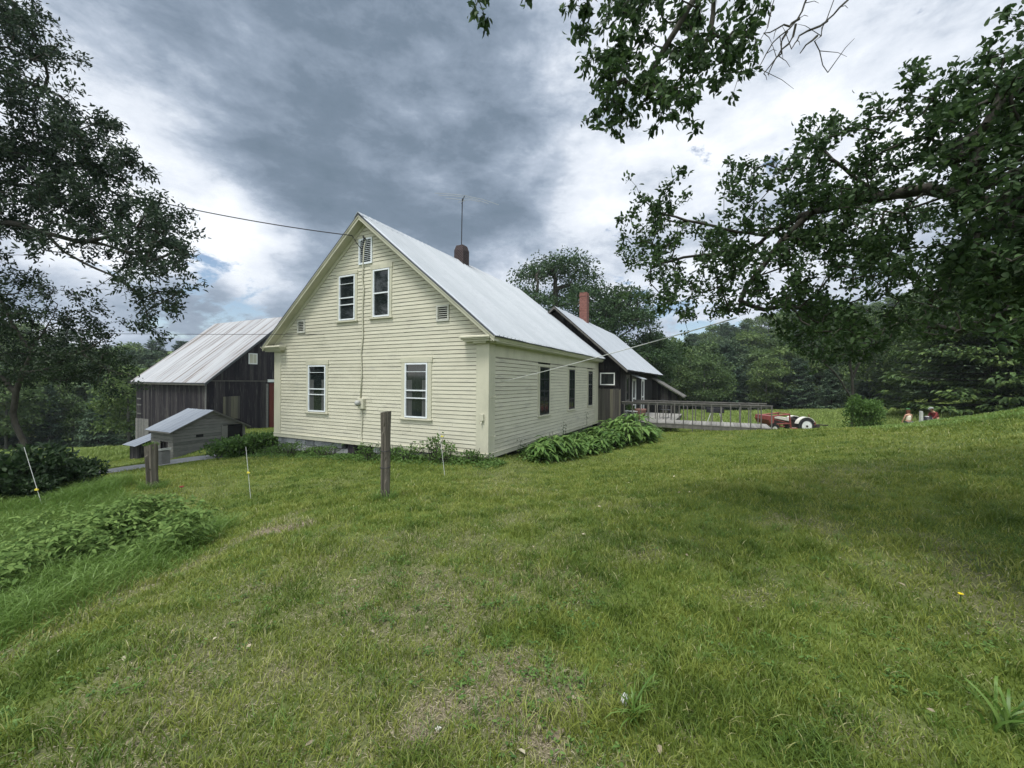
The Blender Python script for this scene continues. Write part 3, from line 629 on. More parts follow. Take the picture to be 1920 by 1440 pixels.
def stones(F, L, z0, z1, holes=(), seed=4):
    rnd = random.Random(seed); m = MB(F); z = z0
    while z < z1:
        hgt = rnd.uniform(.14, .3); a = 0
        while a < L:
            w = rnd.uniform(.2, .6); b = min(L, a + w); zt = min(z1, z + hgt)
            if not any(h[0] < b and h[1] > a and h[2] < zt and h[3] > z for h in holes):
                o = rnd.uniform(-.03, .03); j = lambda: rnd.uniform(-.02, .02)
                m.hexa([(a + .01, -.2, z), (b - .01, -.2, z), (b - .01 + j(), o, z + .01 + j() * .5), (a + .01 + j(), o, z + .01), (a + .01, -.2, zt), (b - .01, -.2, zt), (b - .01 + j(), o - .02, zt - .01), (a + .01 + j(), o - .02, zt - .01)])
            a = b
        z += hgt
    return m
stones(lambda a, o, z: (-GW + .06 + a, .05 - o, z), GW - .12, -1.3, -.02, [(GW - .06 - 5.0, GW - .06 - 4.2, -.36, .1)]).build('foundation', m_stone, house)
stones(lambda a, o, z: (-.22 + o, .1 + a, z), SL - .2, -1.2, -.02, seed=9).build('foundation', m_concrete_shaded_stone, house)  # side stones in a darker tone, shade under the skirt put into the colour
MB().box(-GW + .3, -.3, .3, SL - .3, -1.2, .04).build('cellar_core', m_void, house)
bw = MB(F_front); bw.box(-5.25, -4.97, -.12, -.03, -.34, -.03); bw.box(-4.97, -4.93, -.1, .0, -.36, -.02)
bwo = bw.build('cellar_window', m_barn, house); MB(F_front).box(-4.93, -4.28, -.16, -.10, -.36, -.02).build('pane', m_void, bwo)
# chimney of the house
ch = MB(); cx, cy = apex, 5.32
ch.box(cx - .23, cx + .23, cy - .23, cy + .23, 6.6, 7.62, .4)
ch.hexa([(cx - .23, cy - .23, 7.62), (cx + .23, cy - .23, 7.62), (cx + .23, cy + .23, 7.62), (cx - .23, cy + .23, 7.62), (cx - .17, cy - .17, 7.84), (cx + .17, cy - .17, 7.84), (cx + .17, cy + .17, 7.84), (cx - .17, cy + .17, 7.84)])
cho = ch.build('chimney', m_brick_dark, house)
# electric service on the gable: cable riser, meter, ground wire, spike
c = MB(F_front)
c.tube([(-4.45, .03, 6.42), (-4.50, .045, 6.2), (-4.53, .06, 5.6), (-4.56, .05, 5.2), (-4.50, .05, 4.9), (-4.55, .045, 4.3), (-4.53, .045, 3.4), (-4.60, .045, 2.9), (-4.57, .04, 2.2), (-4.62, .04, 1.45)], .020, 6)
c.tube([(-4.55, .04, 1.15), (-4.54, .04, .75), (-4.57, .04, .4), (-4.56, .045, .03), (-4.50, .06, .0)], .017, 6)
c.build('service_cable', m_trim, house, smooth=True)
mt = MB(F_front); mt.box(-4.66, -4.42, .0, .12, 1.14, 1.46); mto = mt.build('electric_meter', m_trim, house, bevel=.01)
g = MB(); g.lathe((-4.60, -.12, 1.32), (-0.1, -1, 0), [(0, .085), (.06, .085), (.10, .078), (.13, .05), (.135, 0.001)], 18); g.build('meter_glass', m_meter, mto, smooth=True)
b = MB(F_front); b.box(-.20, -.10, .032, .09, .98, 1.16); b.tube([(-.15, .06, .98), (-.16, .08, .92), (-.17, .09, .90)], .018); b.build('outlet_box', m_trim, house, bevel=.005)
MB(F_front).tube([(-4.44, .05, 6.43), (-4.46, .10, 6.46), (-4.50, .08, 6.52)], .03).build('cable_bracket', m_iron, house)
for z in (.55, 1.6): 
    MB(F_side).tube([(.14, .03, z), (.12, .07, z + .03), (.18, .10, z + .01), (.2, .12, z + .05)], .007).build('wire_hook', m_trim, house)

# roof aerial strapped to the chimney
P0 = hw(cx, cy, 7.2)
aer = empty('television_aerial', hw(cx, cy, 7.84) + np.array([.0, -.1, 0]), 0, label='thin television aerial with drooping rods on a mast at the dark brick chimney', cat='aerial')
av = hw(cx, cy, 7.84) + np.array([0, -.1, 0])
top = at(867, 372, av[1])
MB().tube([(0, 0, -.6), (.01, 0, .9), tuple(top - av + np.array([0, 0, 0]))], .022, 6).build('mast', m_iron, aer)
bo = MB(); bo.tube([tuple(at(866, 376, av[1]) - av + np.array([-.05, .35, .02])), tuple(at(871, 367, av[1] - .6) - av)], .016)
bo.build('boom', m_iron, aer)
for (l, mdl, r_, dy) in (((815, 362), (871, 366.5), (935, 384), -.6), ((822, 366), (869, 369.5), (916, 382), -.25), ((836, 372), (867, 375), (900, 378.5), .15)):
    MB().tube([tuple(at(*l, av[1] + dy) - av), tuple(at((l[0] + mdl[0]) / 2, (l[1] + mdl[1]) / 2 - .6, av[1] + dy) - av), tuple(at(*mdl, av[1] + dy) - av), tuple(at((r_[0] + mdl[0]) / 2, (r_[1] + mdl[1]) / 2 - 1.8, av[1] + dy) - av), tuple(at(*r_, av[1] + dy) - av)],
              .0085, 5).build('rod', m_meter, aer)
MB().tube([(-.16, .1, top[2] - av[2] - .12), (.14, -.1, top[2] - av[2] - .14)], .01).build('rod', m_meter, aer)

# ------------------------------------------------------------------ weathered ell behind the house
EO = SL + .10; EX = 1.11; EA = -2.27; EW = EX - EA; ELEN = 13.6; PE = .885; EZ = 6.02
ell = empty('farmhouse_ell', C0, HA, label='dark weathered board wing with a metal roof joined to the back of the cream house', cat='building')
ez = lambda a: EZ - .12 - PE * abs(a - EA)
MB().box(EA - EW + .08, EX - .05, EO + .05, EO + ELEN - .05, -1.4, 2.7).prism([(EA - EW + .1, 2.6), (EX - .1, 2.6), (EA, EZ - .25)], EO + .05, EO + ELEN - .05).build('wall_core', m_void, ell)
FE = lambda a, o, z: (a, EO - o, z)
FS = lambda a, o, z: (EX + o, EO + a, z)
vboards(FE, EA - EW, EX + .03, 1.72, ez, [(.06, .88, 1.80, 2.62)], seed=11).build('front_boards', m_ell, ell)
vboards(FE, -.02, EX + .03, -.9, lambda a: 1.72, seed=12, wmin=.10, wmax=.2).build('lower_boards', m_ell_pale, ell)
vboards(FS, 0, ELEN, -.9, lambda a: 2.85, [(1.2, 2.2, .75, 2.45), (2.95, 4.15, -.02, 2.45), (5.98, 7.15, -.02, 2.4)], seed=13).build('side_boards', m_ell, ell)
vboards(lambda a, o, z: (a, EO + ELEN + o, z), EA - EW, EX, -.9, ez, seed=15).build('back_boards', m_ell, ell)
vboards(lambda a, o, z: (EA - EW - o, EO + a, z), 0, ELEN, -.9, lambda a: 2.85, seed=16).build('back_boards', m_ell, ell)
window(FE, ell, .10, .84, 1.90, 2.52, (), .04, .04, frame_mat=m_white, casing_mat=m_ell, fw=.05)
window(FS, ell, 1.25, 2.15, .95, 2.35, ((.9, .05),), .07, .08, frame_mat=m_rail, casing_mat=m_rail, fw=.06)
window(FS, ell, 3.0, 4.1, .02, 2.25, ((.5, .07), (.66, .06)), .09, .14, frame_mat=m_white, casing_mat=m_rail, sill=False, fw=.13)
window(FS, ell, 6.05, 7.1, .02, 2.25, ((.5, .07), (.66, .06)), .09, .14, frame_mat=m_white, casing_mat=m_rail, sill=False, fw=.13)
er = metal_roof('roof', ell, m_metal_new, (EX + .42, EZ - PE * (EW + .42)), (EA, EZ), ELEN + .75, start=EO - .42, rib=.61, rh=.012)
metal_roof('roof_slope', er, m_metal_new, (EA - EW - .42, EZ - PE * (EW + .42)), (EA, EZ), ELEN + .75, start=EO - .42, rib=.61, rh=.012)
for sg in (-1, 1):
    k = EW + .41; MB().prism([(EA, EZ - .02), (EA + sg * k, EZ - .02 - PE * k), (EA + sg * k, EZ - .09 - PE * k), (EA, EZ - .09)], EO - .40, EO + ELEN + .3).build('roof_edge', m_ell, er)
    MB().prism([(EA, EZ - .03), (EA + sg * k, EZ - .03 - PE * k), (EA + sg * k, EZ - .15 - PE * k), (EA, EZ - .15)], EO - .43, EO - .405).build('rake_board', m_rail, er)
# small shed roofs over the doors
MB().hexa([(EX, EO + 2.75, 2.46), (EX + .62, EO + 2.75, 2.22), (EX + .62, EO + 4.35, 2.22), (EX, EO + 4.35, 2.46), (EX, EO + 2.75, 2.49), (EX + .62, EO + 2.75, 2.25), (EX + .62, EO + 4.35, 2.25), (EX, EO + 4.35, 2.49)]).build('door_hood', m_metal_new, ell)
ec = MB(); ex, ey = EA, EO + 4.95; ec.box(ex - .24, ex + .24, ey - .24, ey + .24, 5.2, 7.75); ec.box(ex - .26, ex + .26, ey - .26, ey + .26, 7.5, 7.58); ec.build('chimney', m_brick_red, ell)
# lean-to at the far end of the wing
LY0, LY1 = 10.8, 13.3
vboards(lambda a, o, z: (EX + a, EO + LY0 - o, z), .03, 1.75, -1.0, lambda a: 2.28 - .62 * a, seed=21).build('lean_to_wall', m_ell, ell)
vboards(lambda a, o, z: (EX + 1.75 + o, EO + LY0 + a, z), .0, LY1 - LY0, -1.0, lambda a: 1.15, seed=22).build('lean_to_wall', m_ell, ell)
lr = MB(); lr.hexa([(EX, EO + LY0 - .35, 2.36), (EX + 2.2, EO + LY0 - .35, 1.0), (EX + 2.2, EO + LY1, 1.0), (EX, EO + LY1, 2.36), (EX, EO + LY0 - .35, 2.44), (EX + 2.2, EO + LY0 - .35, 1.08), (EX + 2.2, EO + LY1, 1.08), (EX, EO + LY1, 2.44)])
lr.build('lean_to_roof', m_rail, ell)

# ------------------------------------------------------------------ raised walkway with railings
DZ = .14; DX0, DX1 = EX + .06, 7.46; DV0, DV1 = EO + .10, EO + 2.05
deck = empty('wooden_walkway', hw(DX0, DV0, DZ), HA, label='long raised grey wooden walkway with rails of thin uprights beside the dark wing', cat='deck')
o = hw(DX0, DV0, DZ)
m = MB(); x = 0
while x < DX1 - DX0: m.box(x, min(x + .135, DX1 - DX0), -.02, DV1 - DV0 + .02, -.035, 0); x += .145
m.build('deck_boards', m_deck, deck)
m = MB(); y = 0
for y in (0, 1.0, 1.9): m.box(0, DX1 - DX0, y, y + .045, -.22, -.036)
m.build('joists', m_rail, deck)
m = MB(); x = 0
while x < 2.3: m.box(x, x + .135, DV1 - DV0 + .025, 6.6, -.035, -.003); x += .145
m.box(0, 2.3, 2.2, 2.25, -.22, -.036); m.box(0, 2.3, 6.3, 6.35, -.22, -.036); m.build('porch_boards', m_deck, deck)
for (yy, nm, x0, xe, rz) in ((-.04, 'near', 0, DX1 - DX0, 0), (DV1 - DV0, 'far', .2, DX1 - DX0 - .05, .01)):
    m = MB(); m.box(x0, xe + .05, yy - .05, yy + .085, .925 + rz, .963 + rz); m.box(x0, xe, yy + .0, yy + .04, .835 + rz, .925 + rz); m.build('handrail', m_rail, deck)
    x = x0 + .12 if yy < 0 else x0 + .35; i = 0
    while x < xe + .03:
        zz = tz1(*(o + HX * x + HY * yy)[:2]) - o[2] - .1
        long_ = (i % 4 == 0) or yy < 0 and i > 9
        b = MB(); b.box(x, x + .04, yy - .045, yy - .003, max(zz, -.9) if long_ else -.22, .925 + rz + rs.uniform(-.01, 0)); b.build('baluster', m_rail, deck); x += .385; i += 1
# planted pot, low table, grill and chair on the walkway
def on_deck(a, v, z=0): return hw(DX0 + a, DV0 + v, DZ + z)
pot = empty('flower_pot', on_deck(.72, 1.0), HA, label='large terracotta pot on the walkway close to the dark wall', cat='pot')
MB().lathe((0, 0, 0), (0, 0, 1), [(0, .17), (.06, .2), (.4, .28), (.5, .30), (.56, .31), (.56, .26), (.5, .24)], 20).build('pot', m_terracotta, pot, smooth=True)
tb = empty('plant_table', on_deck(.02, .95), HA, label='small white topped table holding potted plants by the end of the rail', cat='table')
MB().box(-.0, .62, -.25, .25, .42, .46).build('tabletop', m_white, tb)
for a_, b_ in ((.03, -.22), (.56, -.22), (.03, .2), (.56, .2)): MB().box(a_, a_ + .03, b_, b_ + .03, 0, .42).build('leg', m_white, tb)
pp = on_deck(.3, .95, .46)
P = np.repeat([[0, 0, .05]], 90, 0) + RNG.normal(size=(90, 3)) * [.08, .08, .03]; D = RNG.normal(size=(90, 3)) * .5 + [0, 0, .8]
V, F, v = leaves(P, D, RNG.uniform(.15, .4, 90), .035, 'b', droop=.5)
pl = empty('potted_plant', pp, 0, label='spiky potted plant on the small white table', cat='potted plant'); nmesh('leaves', V, F, m_bush, pl, v)
MB().lathe((0, 0, 0), (0, 0, 1), [(0, .08), (.1, .11), (.11, .1)], 14).build('pot', m_rail, pl)
gr = empty('barbecue_grill', hw(5.3, EO + 3.6, 0) * [1, 1, 0] + np.array([0, 0, tz1(*hw(5.3, EO + 3.6)[:2])]), HA, label='black lidded grill with a pale top standing behind the walkway', cat='grill')
gz0 = DZ + C0[2] - gr.location[2] + .05
m = MB(); m.box(-.42, .42, -.25, .25, gz0 + .30, gz0 + .55); m.prism([(-.42, gz0 + .55), (.42, gz0 + .55), (.42, gz0 + .70), (.32, gz0 + .78), (-.32, gz0 + .78), (-.42, gz0 + .70)], -.25, .25); m.build('body', m_iron, gr, bevel=.02)
MB().box(-.60, .56, -.24, .24, gz0 + .79, gz0 + .83).build('lid_shelf', m_white, gr, bevel=.01)
for s_ in (-1, 1):
    MB().tube([(s_ * .2, -.2, gz0 + .3), (s_ * .5, -.22, 0)], .022).build('leg', m_rope, gr); MB().tube([(s_ * .2, .2, gz0 + .3), (s_ * .5, .22, 0)], .022).build('leg', m_iron, gr)
chs = empty('garden_chair', on_deck(1.75, 2.9), HA + .5, label='dark iron garden chair on the porch behind the rails', cat='chair')
m = MB(); m.box(-.24, .24, -.24, .24, .42, .45); m.build('seat', m_iron, chs)
m = MB()
for i in range(7): xx = -.22 + i * .073; m.tube([(xx, .24, .44), (xx, .30, .9)], .008, 5)
m.tube([(-.24, .24, .44), (-.24, .31, .93), (0, .33, 1.0), (.24, .31, .93), (.24, .24, .44)], .013); m.build('backrest', m_iron, chs)
for a_ in (-.22, .22):
    for b_ in (-.22, .22): MB().tube([(a_, b_, .43), (a_ * 1.1, b_ * 1.1, 0)], .013).build('leg', m_iron, chs)

# ------------------------------------------------------------------ barn
BC = at(388, 712, 26.0)                                      # eave corner of the barn
BD, BL, BW2 = 26.0, 9.5, 5.45
barn = empty('barn', (BC[0], BC[1], BC[2]), HA, label='large weathered dark barn with a rusting metal roof left of the house', cat='barn')
# local: x along the eave wall (negative = away left), y along the gable wall
bz = lambda v: -.0 + .885 * (BW2 - abs(v - BW2)) * .99
FG = lambda a, o, z: (o, a, z)                                # gable wall faces +x, along +y
FEv = lambda a, o, z: (-a, -o, z)                             # eave wall faces -y, along -x
BB = -5.6
MB().box(-BL + .05, -.05, .05, 2 * BW2 - .05, BB, -.05).build('wall_core', m_void, barn)
MB(FG).prism([(.05, -.1), (2 * BW2 - .05, -.1), (BW2, bz(BW2) - .15)], -BL + .05, -.06).build('wall_core', m_void, barn)
vboards(FG, 0, 2 * BW2, .0, lambda v: bz(v) - .06, [], seed=31, jag=.02).build('upper_gable_boards', m_barn, barn)
vboards(shift(FG, -.03), 0, 2 * BW2, -4.4, lambda v: -.02, [(4.05, 6.9, -3.55, -.22)], seed=32).build('gable_boards', m_barn, barn)
vboards(FEv, .0, BL, -5.0, lambda v: -.10, [], seed=33, jag=.3).build('side_boards', m_barn, barn)
vboards(lambda a, o, z: (-BL - o, a, z), 0, 2 * BW2, -5.0, lambda v: bz(v) - .06, [], seed=34).build('back_boards', m_barn, barn)
MB(FG).box(0, 4.0, .025, .05, -.10, -.03).build('belt_rail', m_rail, barn)
MB().box(-.11, .05, -.07, -.04, -4.6, -.1).build('corner_board', m_shed, barn)
MB(FG).box(3.80, 3.95, .02, .06, -4.3, -.25).build('door_post', m_shed, barn)
vboards(shift(FG, .01), 4.05, 6.9, -3.6, lambda a: -.22, seed=35, wmin=.2, wmax=.35).build('red_door', m_reddoor, barn)
MB(FG).box(4.45, 4.75, .05, .09, -2.32, -2.28).build('door_handle', m_shed, barn)
MB(FG).box(3.9, 7.1, .04, .12, -.14, .06).build('door_track', m_white, barn)
vboards(shift(FG, .02), .95, 2.0, -2.6, lambda a: -1.15 + .15 * a * .2, seed=36, wmin=.12, wmax=.2).build('patch_boards', m_ell_pale, barn)
bwn = MB(FG); bwn.box(2.55, 3.15, .02, .08, 1.12, 1.88); bwo = bwn.build('gable_window', m_white, barn)
MB(FG).box(2.62, 2.84, .081, .085, 1.19, 1.81).box(2.87, 3.08, .081, .085, 1.19, 1.81).build('pane', m_trim, bwo)
for dz_ in (-1.5, -1.95, -2.6): MB(FEv)  .box(8.7, 9.3, .03, .06, dz_, dz_ + .1).build('ladder_rung', m_shed, barn)
vboards(shift(FEv, .05), 7.5, 9.5, -6.0, lambda v: -2.9, seed=38).build('pale_boards', m_shed, barn)
brf = metal_roof('roof', barn, m_metal_old, (-.30, -.26 + .06), (BW2, bz(BW2) + .1), BL + .75, rib=.66, rh=.013, F=lambda a, s, z: (.38 - s, a, z))
metal_roof('roof_slope', brf, m_metal_old, (2 * BW2 + .30, -.26 + .06), (BW2, bz(BW2) + .1), BL + .75, rib=.66, rh=.013, F=lambda a, s, z: (.38 - s, a, z))
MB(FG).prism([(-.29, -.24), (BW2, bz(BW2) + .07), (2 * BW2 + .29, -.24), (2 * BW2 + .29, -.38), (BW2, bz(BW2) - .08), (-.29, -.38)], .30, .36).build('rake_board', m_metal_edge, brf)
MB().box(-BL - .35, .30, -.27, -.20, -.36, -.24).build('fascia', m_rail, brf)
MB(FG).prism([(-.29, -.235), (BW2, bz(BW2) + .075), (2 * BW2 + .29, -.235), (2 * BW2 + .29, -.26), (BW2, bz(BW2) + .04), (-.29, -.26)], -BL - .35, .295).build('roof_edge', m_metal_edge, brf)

# ------------------------------------------------------------------ small gabled shed by the drive
SCn = at(325, 808, 21.0)
shed = empty('small_shed', SCn, HA, label='low silvery board shed with a shallow metal roof in front of the barn', cat='shed')
SWd, SLn = 1.79, 2.35
sz = lambda v: .50 * (SWd - abs(v - SWd))
MB().box(-SLn + .04, -.04, .04, 2 * SWd - .04, -2.0, 0).build('wall_core', m_void, shed)
clap(FG, 0, 2 * SWd, -1.9, .88, [(2.30, 3.45, -.95, .12), (1.02, 1.38, -.40, -.24)], lambda z: ((max(0, (z - 0) / .5), 2 * SWd - max(0, z / .5)) if z > 0 else (0, 2 * SWd)), expo=.16, seed=41, lip=.018, wav=.008).build('gable_wall', m_shed, shed)
clap(lambda a, o, z: (-a, -o, z), 0, SLn, -1.9, .0, [(.55, 1.25, -1.25, -.6)], expo=.16, seed=42, lip=.018, wav=.008).build('side_wall', m_shed, shed)
MB(FG).box(2.28, 2.34, .0, .05, -.95, .14).box(3.42, 3.47, 0, .05, -.95, .14).box(2.3, 3.45, .0, .05, .1, .16).build('door_frame', m_shed, shed)
MB(FG).box(2.34, 2.6, .0, .03, -.95, .06).build('door', m_shed, shed)
MB(lambda a, o, z: (-a, -o, z)).box(.55, .62, 0, .04, -1.25, -.6).box(.9, .94, 0, .04, -1.25, -.6).box(1.2, 1.25, 0, .04, -1.25, -.6).build('window_frame', m_barn, shed)
sr = metal_roof('roof', shed, m_metal_shed, (-.22, -.06), (SWd, sz(SWd) + .09), SLn + .4, rib=.45, rh=.016, F=lambda a, s, z: (.2 - s, a, z))
metal_roof('roof_slope', sr, m_metal_old, (2 * SWd + .25, -.09), (SWd, sz(SWd) + .09), SLn + .4, rib=.45, rh=.016, F=lambda a, s, z: (.2 - s, a, z))
MB(FG).prism([(-.22, -.075), (SWd, sz(SWd) + .07), (2 * SWd + .25, -.105), (2 * SWd + .25, -.16), (SWd, sz(SWd) + .01), (-.22, -.13)], -SLn - .18, .18).build('rake_board', m_shed, sr)
# low lean-to shed far left
LS = at(262, 833, 22.5)
lsd = empty('low_lean_to', LS, HA, label='tiny lean-to with a bright metal roof at the left foot of the barn', cat='shed')
vboards(lambda a, o, z: (-a, -o, z), .0, 1.1, -1.2, lambda a: 0, seed=51).build('wall', m_barn, lsd)
vboards(lambda a, o, z: (o, a, z), .0, 2.4, -1.2, lambda a: .4 * a, seed=52).build('wall', m_barn, lsd)
metal_roof('roof', lsd, m_metal_shed, (-.3, -.08), (2.4, .95), 1.5, rib=.4, rh=.016, F=lambda a, s, z: (.2 - s, a, z))
# grey box with a pale lid beside the drive
bx = gpt(298, 872); bb = empty('stone_box', bx, HA, label='grey square box with a pale lid beside the leaning stump post', cat='box')
s_ = bx[1] / 760
MB().box(-8 * s_, 9 * s_, 0, 14 * s_, -.05, 26 * s_).build('box_body', m_concrete_shaded_stone, bb, bevel=.01)
MB().hexa([(-10 * s_, -.03, 26 * s_), (10 * s_, -.03, 28 * s_), (10 * s_, 15 * s_, 28 * s_), (-10 * s_, 15 * s_, 26 * s_), (-10 * s_, -.03, 29 * s_), (10 * s_, -.03, 32 * s_), (10 * s_, 15 * s_, 32 * s_), (-10 * s_, 15 * s_, 29 * s_)]).build('lid', m_granite, bb)

# ------------------------------------------------------------------ fence posts, stakes
def rough_post(name, base, r0, r1, h, lean=(0, 0), seed=1, split=0.0, top_slant=0.0, n=20, m=26):
    rnd = random.Random(seed); V = []; ph = [rnd.uniform(0, 6.28) for _ in range(6)]
    for i in range(m + 1):
        t = i / m; z = -.15 + (h + .15) * t; r = r0 + (r1 - r0) * t
        for k in range(n):
            a = 2 * math.pi * k / n
            g = 1 + .07 * math.sin(3 * a + ph[0]) + .05 * math.sin(7 * a + ph[1] + t) + .035 * math.sin(13 * a + ph[2]) + .04 * math.sin(t * 9 + a * 2 + ph[3])
            if abs(((a - 4.6 - .25 * math.sin(t * 4)) + math.pi) % (2 * math.pi) - math.pi) < .2: g -= .18 + split * t
            V.append((r * g * math.cos(a) + lean[0] * t, r * g * math.sin(a) + lean[1] * t, z + (top_slant * math.cos(a) * r if i == m else 0)))
    F = [(i * n + k, i * n + (k + 1) % n, (i + 1) * n + (k + 1) % n, (i + 1) * n + k) for i in range(m) for k in range(n)] + [tuple(range(m * n, (m + 1) * n))]
    b = MB(); b.add(V, F, .5); return b
g1 = gpt(722, 935)
k1 = g1[1] / 760
fp = empty('fence_post', g1, 0, label='tall weathered grey wooden fence post standing on the lawn before the house', cat='post')
rough_post('x', g1, 8.0 * k1, 9.2 * k1, 163 * k1, (.0, 0), 3, .1, .15).build('post_wood', m_post, fp)
w = MB(); rr_ = 8.5 * k1
for z in (60 * k1, 91 * k1):
    w.tube([(rr_ * 1.12 * math.cos(a), rr_ * 1.12 * math.sin(a), z + .01 * math.sin(a)) for a in np.linspace(3.4, 6.5, 12)], .005, 5)
w.build('wire_loop', m_iron, fp)
g2 = gpt(287, 914); k2 = g2[1] / 760
sp = empty('stump_post', g2, 0, label='short broad split fence post with grass on top beside the gravel drive', cat='post')
rough_post('x', g2, 8.6 * k2, 9.8 * k2, 80 * k2, (-4 * k2, 0), 9, .25, .3).build('post_wood', m_post, sp)
n = 70; P = np.c_[RNG.normal(-4 * k2, 5 * k2, n), RNG.normal(0, 5 * k2, n), np.full(n, 79 * k2)]; V, F, v = leaves(P, RNG.normal(size=(n, 3)) * .6 + [0, 0, 1], RNG.uniform(.04, .11, n), .012, 'a')
nmesh('tuft', V, F, m_tall, sp, v)
for (bx_, by_, tx, ty, lab, knob) in ((470, 935, 461, 838, 'thin white fence stake with a yellow clip in the middle of the lawn', (465, 886)),
                                    (834, 893, 823, 800, 'thin pale fence stake with a yellow clip in front of the house wall', (828, 818)),
                                    (79, 948, 45, 838, 'leaning white fence stake with a yellow clip by the dark left bushes', (68, 918))):
    gp = gpt(bx_, by_); st = empty('fence_stake', gp, 0, label=lab, cat='stake', group='thin electric fence stakes')
    tp = at(tx, ty, gp[1]) - gp; MB().tube([tuple(-.1 * tp), (0, 0, 0), tuple(tp)], .0042 * gp[1] / 7, 6).build('rod', m_rope, st)
    kp = at(*knob, gp[1] - .01) - gp
    MB().lathe(tuple(kp - np.array([0, 0, .02])), (0, 0, 1), [(0, .010), (.008, .02), (.02, .02), (.03, .010), (.04, .014)], 10).box(kp[0] - .01, kp[0] + .045, kp[1] - .02, kp[1], kp[2] - .012, kp[2] + .012).build('clip', M('yellow_plastic_' + str(bx_), [(0.62, 0.52, 0.06), (0.7, 0.6, 0.1)], .5), st)
# second and third stakes deserve their fence wire: a faint strand
# ------------------------------------------------------------------ cables
def cable(name, A, Bp, sag, r, mat, label, cat, n=40, group=None):
    pts = [tuple(A + (Bp - A) * t + np.array([0, 0, -4 * sag * t * (1 - t)])) for t in np.linspace(0, 1, n)]
    o = MB().tube(pts, r, 6).build(name, mat, None, smooth=True); return tag(o, label, cat, group)
A1 = hw(-4.72, -.32, 6.50)
cable('power_cable', A1, at(-160, 250, 11.5), .35, .015, m_cable, 'black power cable sagging from the gable peak to the left treetops', 'cable')
wr = MB(F_front).tube([(-4.72, .32, 6.50), (-4.66, .20, 6.30), (-4.58, .06, 6.12), (-4.60, .05, 5.98), (-4.55, .05, 6.2), (-4.5, .08, 6.44)], .012).build('drip_loop', m_cable, house)
cable('telephone_wire', hw(-6.3, -.05, 3.55), at(-120, 622, 15), .03, .008, m_cable, 'thin dark wire running level from the gable wall past the barn roof', 'wire')
Pm = lambda px, py, Y: at(px, py, Y)
cable('clothesline', hw(.04, .62, 2.02), Pm(1381, 596, 4.3), .03, .0065, m_rope, 'pale rope stretched from the side wall up into the apple tree', 'rope')

# ------------------------------------------------------------------ trees: the two near ones grown limb by limb
def poly_targets(poly, n, depth, rng, holes=(), clump=None):
    xs = [p[0] for p in poly]; ys = [p[1] for p in poly]; out_ = []
    if clump: c_ = poly_targets(poly, max(2, n // clump[0]), depth, rng, holes); return [c_[i % len(c_)] + rng.normal(size=3) * clump[1] for i in range(n)]
    while len(out_) < n:
        px = rng.uniform(min(xs), max(xs), n * 2); py = rng.uniform(min(ys), max(ys), n * 2); k = in_poly(px, py, poly)
        for h in holes: k &= ~in_poly(px, py, h)
        for a, b in zip(px[k], py[k]): out_.append(at(a, b, depth(a, b, rng)))
    return out_[:n]
rng = np.random.default_rng(21)
apl = empty('apple_tree', (6.3, 2.6, tz1(6.3, 2.6)), 0, label='dark leafy apple tree reaching over the lawn from the right', cat='tree')
B0 = np.array([6.3, 2.6, tz1(6.3, 2.6)])
Pm = lambda px, py, Y: at(px, py, Y)
fork = np.array([6.0, 2.9, 2.1])
limbs = [[B0 - [0, 0, .3], B0 + [-.05, .05, 1.0], fork, Pm(2080, 400, 3.2), Pm(1930, 385, 3.4), Pm(1850, 380, 3.6), Pm(1740, 355, 3.9), Pm(1650, 365, 4.1), Pm(1570, 385, 4.2), Pm(1500, 405, 4.3), Pm(1430, 440, 4.4), Pm(1340, 425, 4.5), Pm(1240, 400, 4.6)],
         [Pm(1570, 385, 4.2), Pm(1520, 400, 4.0), Pm(1470, 450, 4.1), Pm(1430, 500, 4.2), Pm(1398, 540, 4.3), Pm(1380, 590, 4.3)],
         [Pm(1740, 355, 3.9), Pm(1690, 400, 3.9), Pm(1660, 395, 4.0), Pm(1600, 380, 4.1)],
         [Pm(1500, 405, 4.3), Pm(1400, 470, 4.5), Pm(1300, 480, 4.8), Pm(1220, 500, 5.0)],
         [Pm(1650, 365, 4.1), Pm(1560, 300, 4.0), Pm(1480, 290, 4.0)],
         [Pm(1850, 380, 3.6), Pm(1770, 280, 3.5), Pm(1700, 200, 3.4)],
         [fork, fork + [-.3, .0, .8], Pm(2050, 150, 2.9), Pm(1960, 160, 2.9), Pm(1820, 200, 3.0), Pm(1760, 230, 3.1)],
         [fork, Pm(2060, 560, 4.2), Pm(1900, 580, 5.0), Pm(1800, 620, 5.6), Pm(1700, 600, 6.0), Pm(1600, 640, 6.5)],
         [fork, fork + [-.3, -.3, 1.4], np.array([4.6, 2.2, 4.6]), np.array([3.3, 2.3, 4.9]), Pm(1500, -120, 2.6), Pm(1350, -90, 2.7), Pm(1200, -40, 2.8)],
         [Pm(1500, -120, 2.6), Pm(1460, -30, 2.7), Pm(1440, 50, 2.7)], [Pm(1350, -90, 2.7), Pm(1290, 20, 2.8), Pm(1230, 120, 2.9), Pm(1180, 190, 2.9)],
         [Pm(1350, -90, 2.7), Pm(1330, 60, 2.7), Pm(1300, 150, 2.8)],
         [Pm(1200, -40, 2.8), Pm(1050, -90, 2.7), Pm(930, -60, 2.6)]]
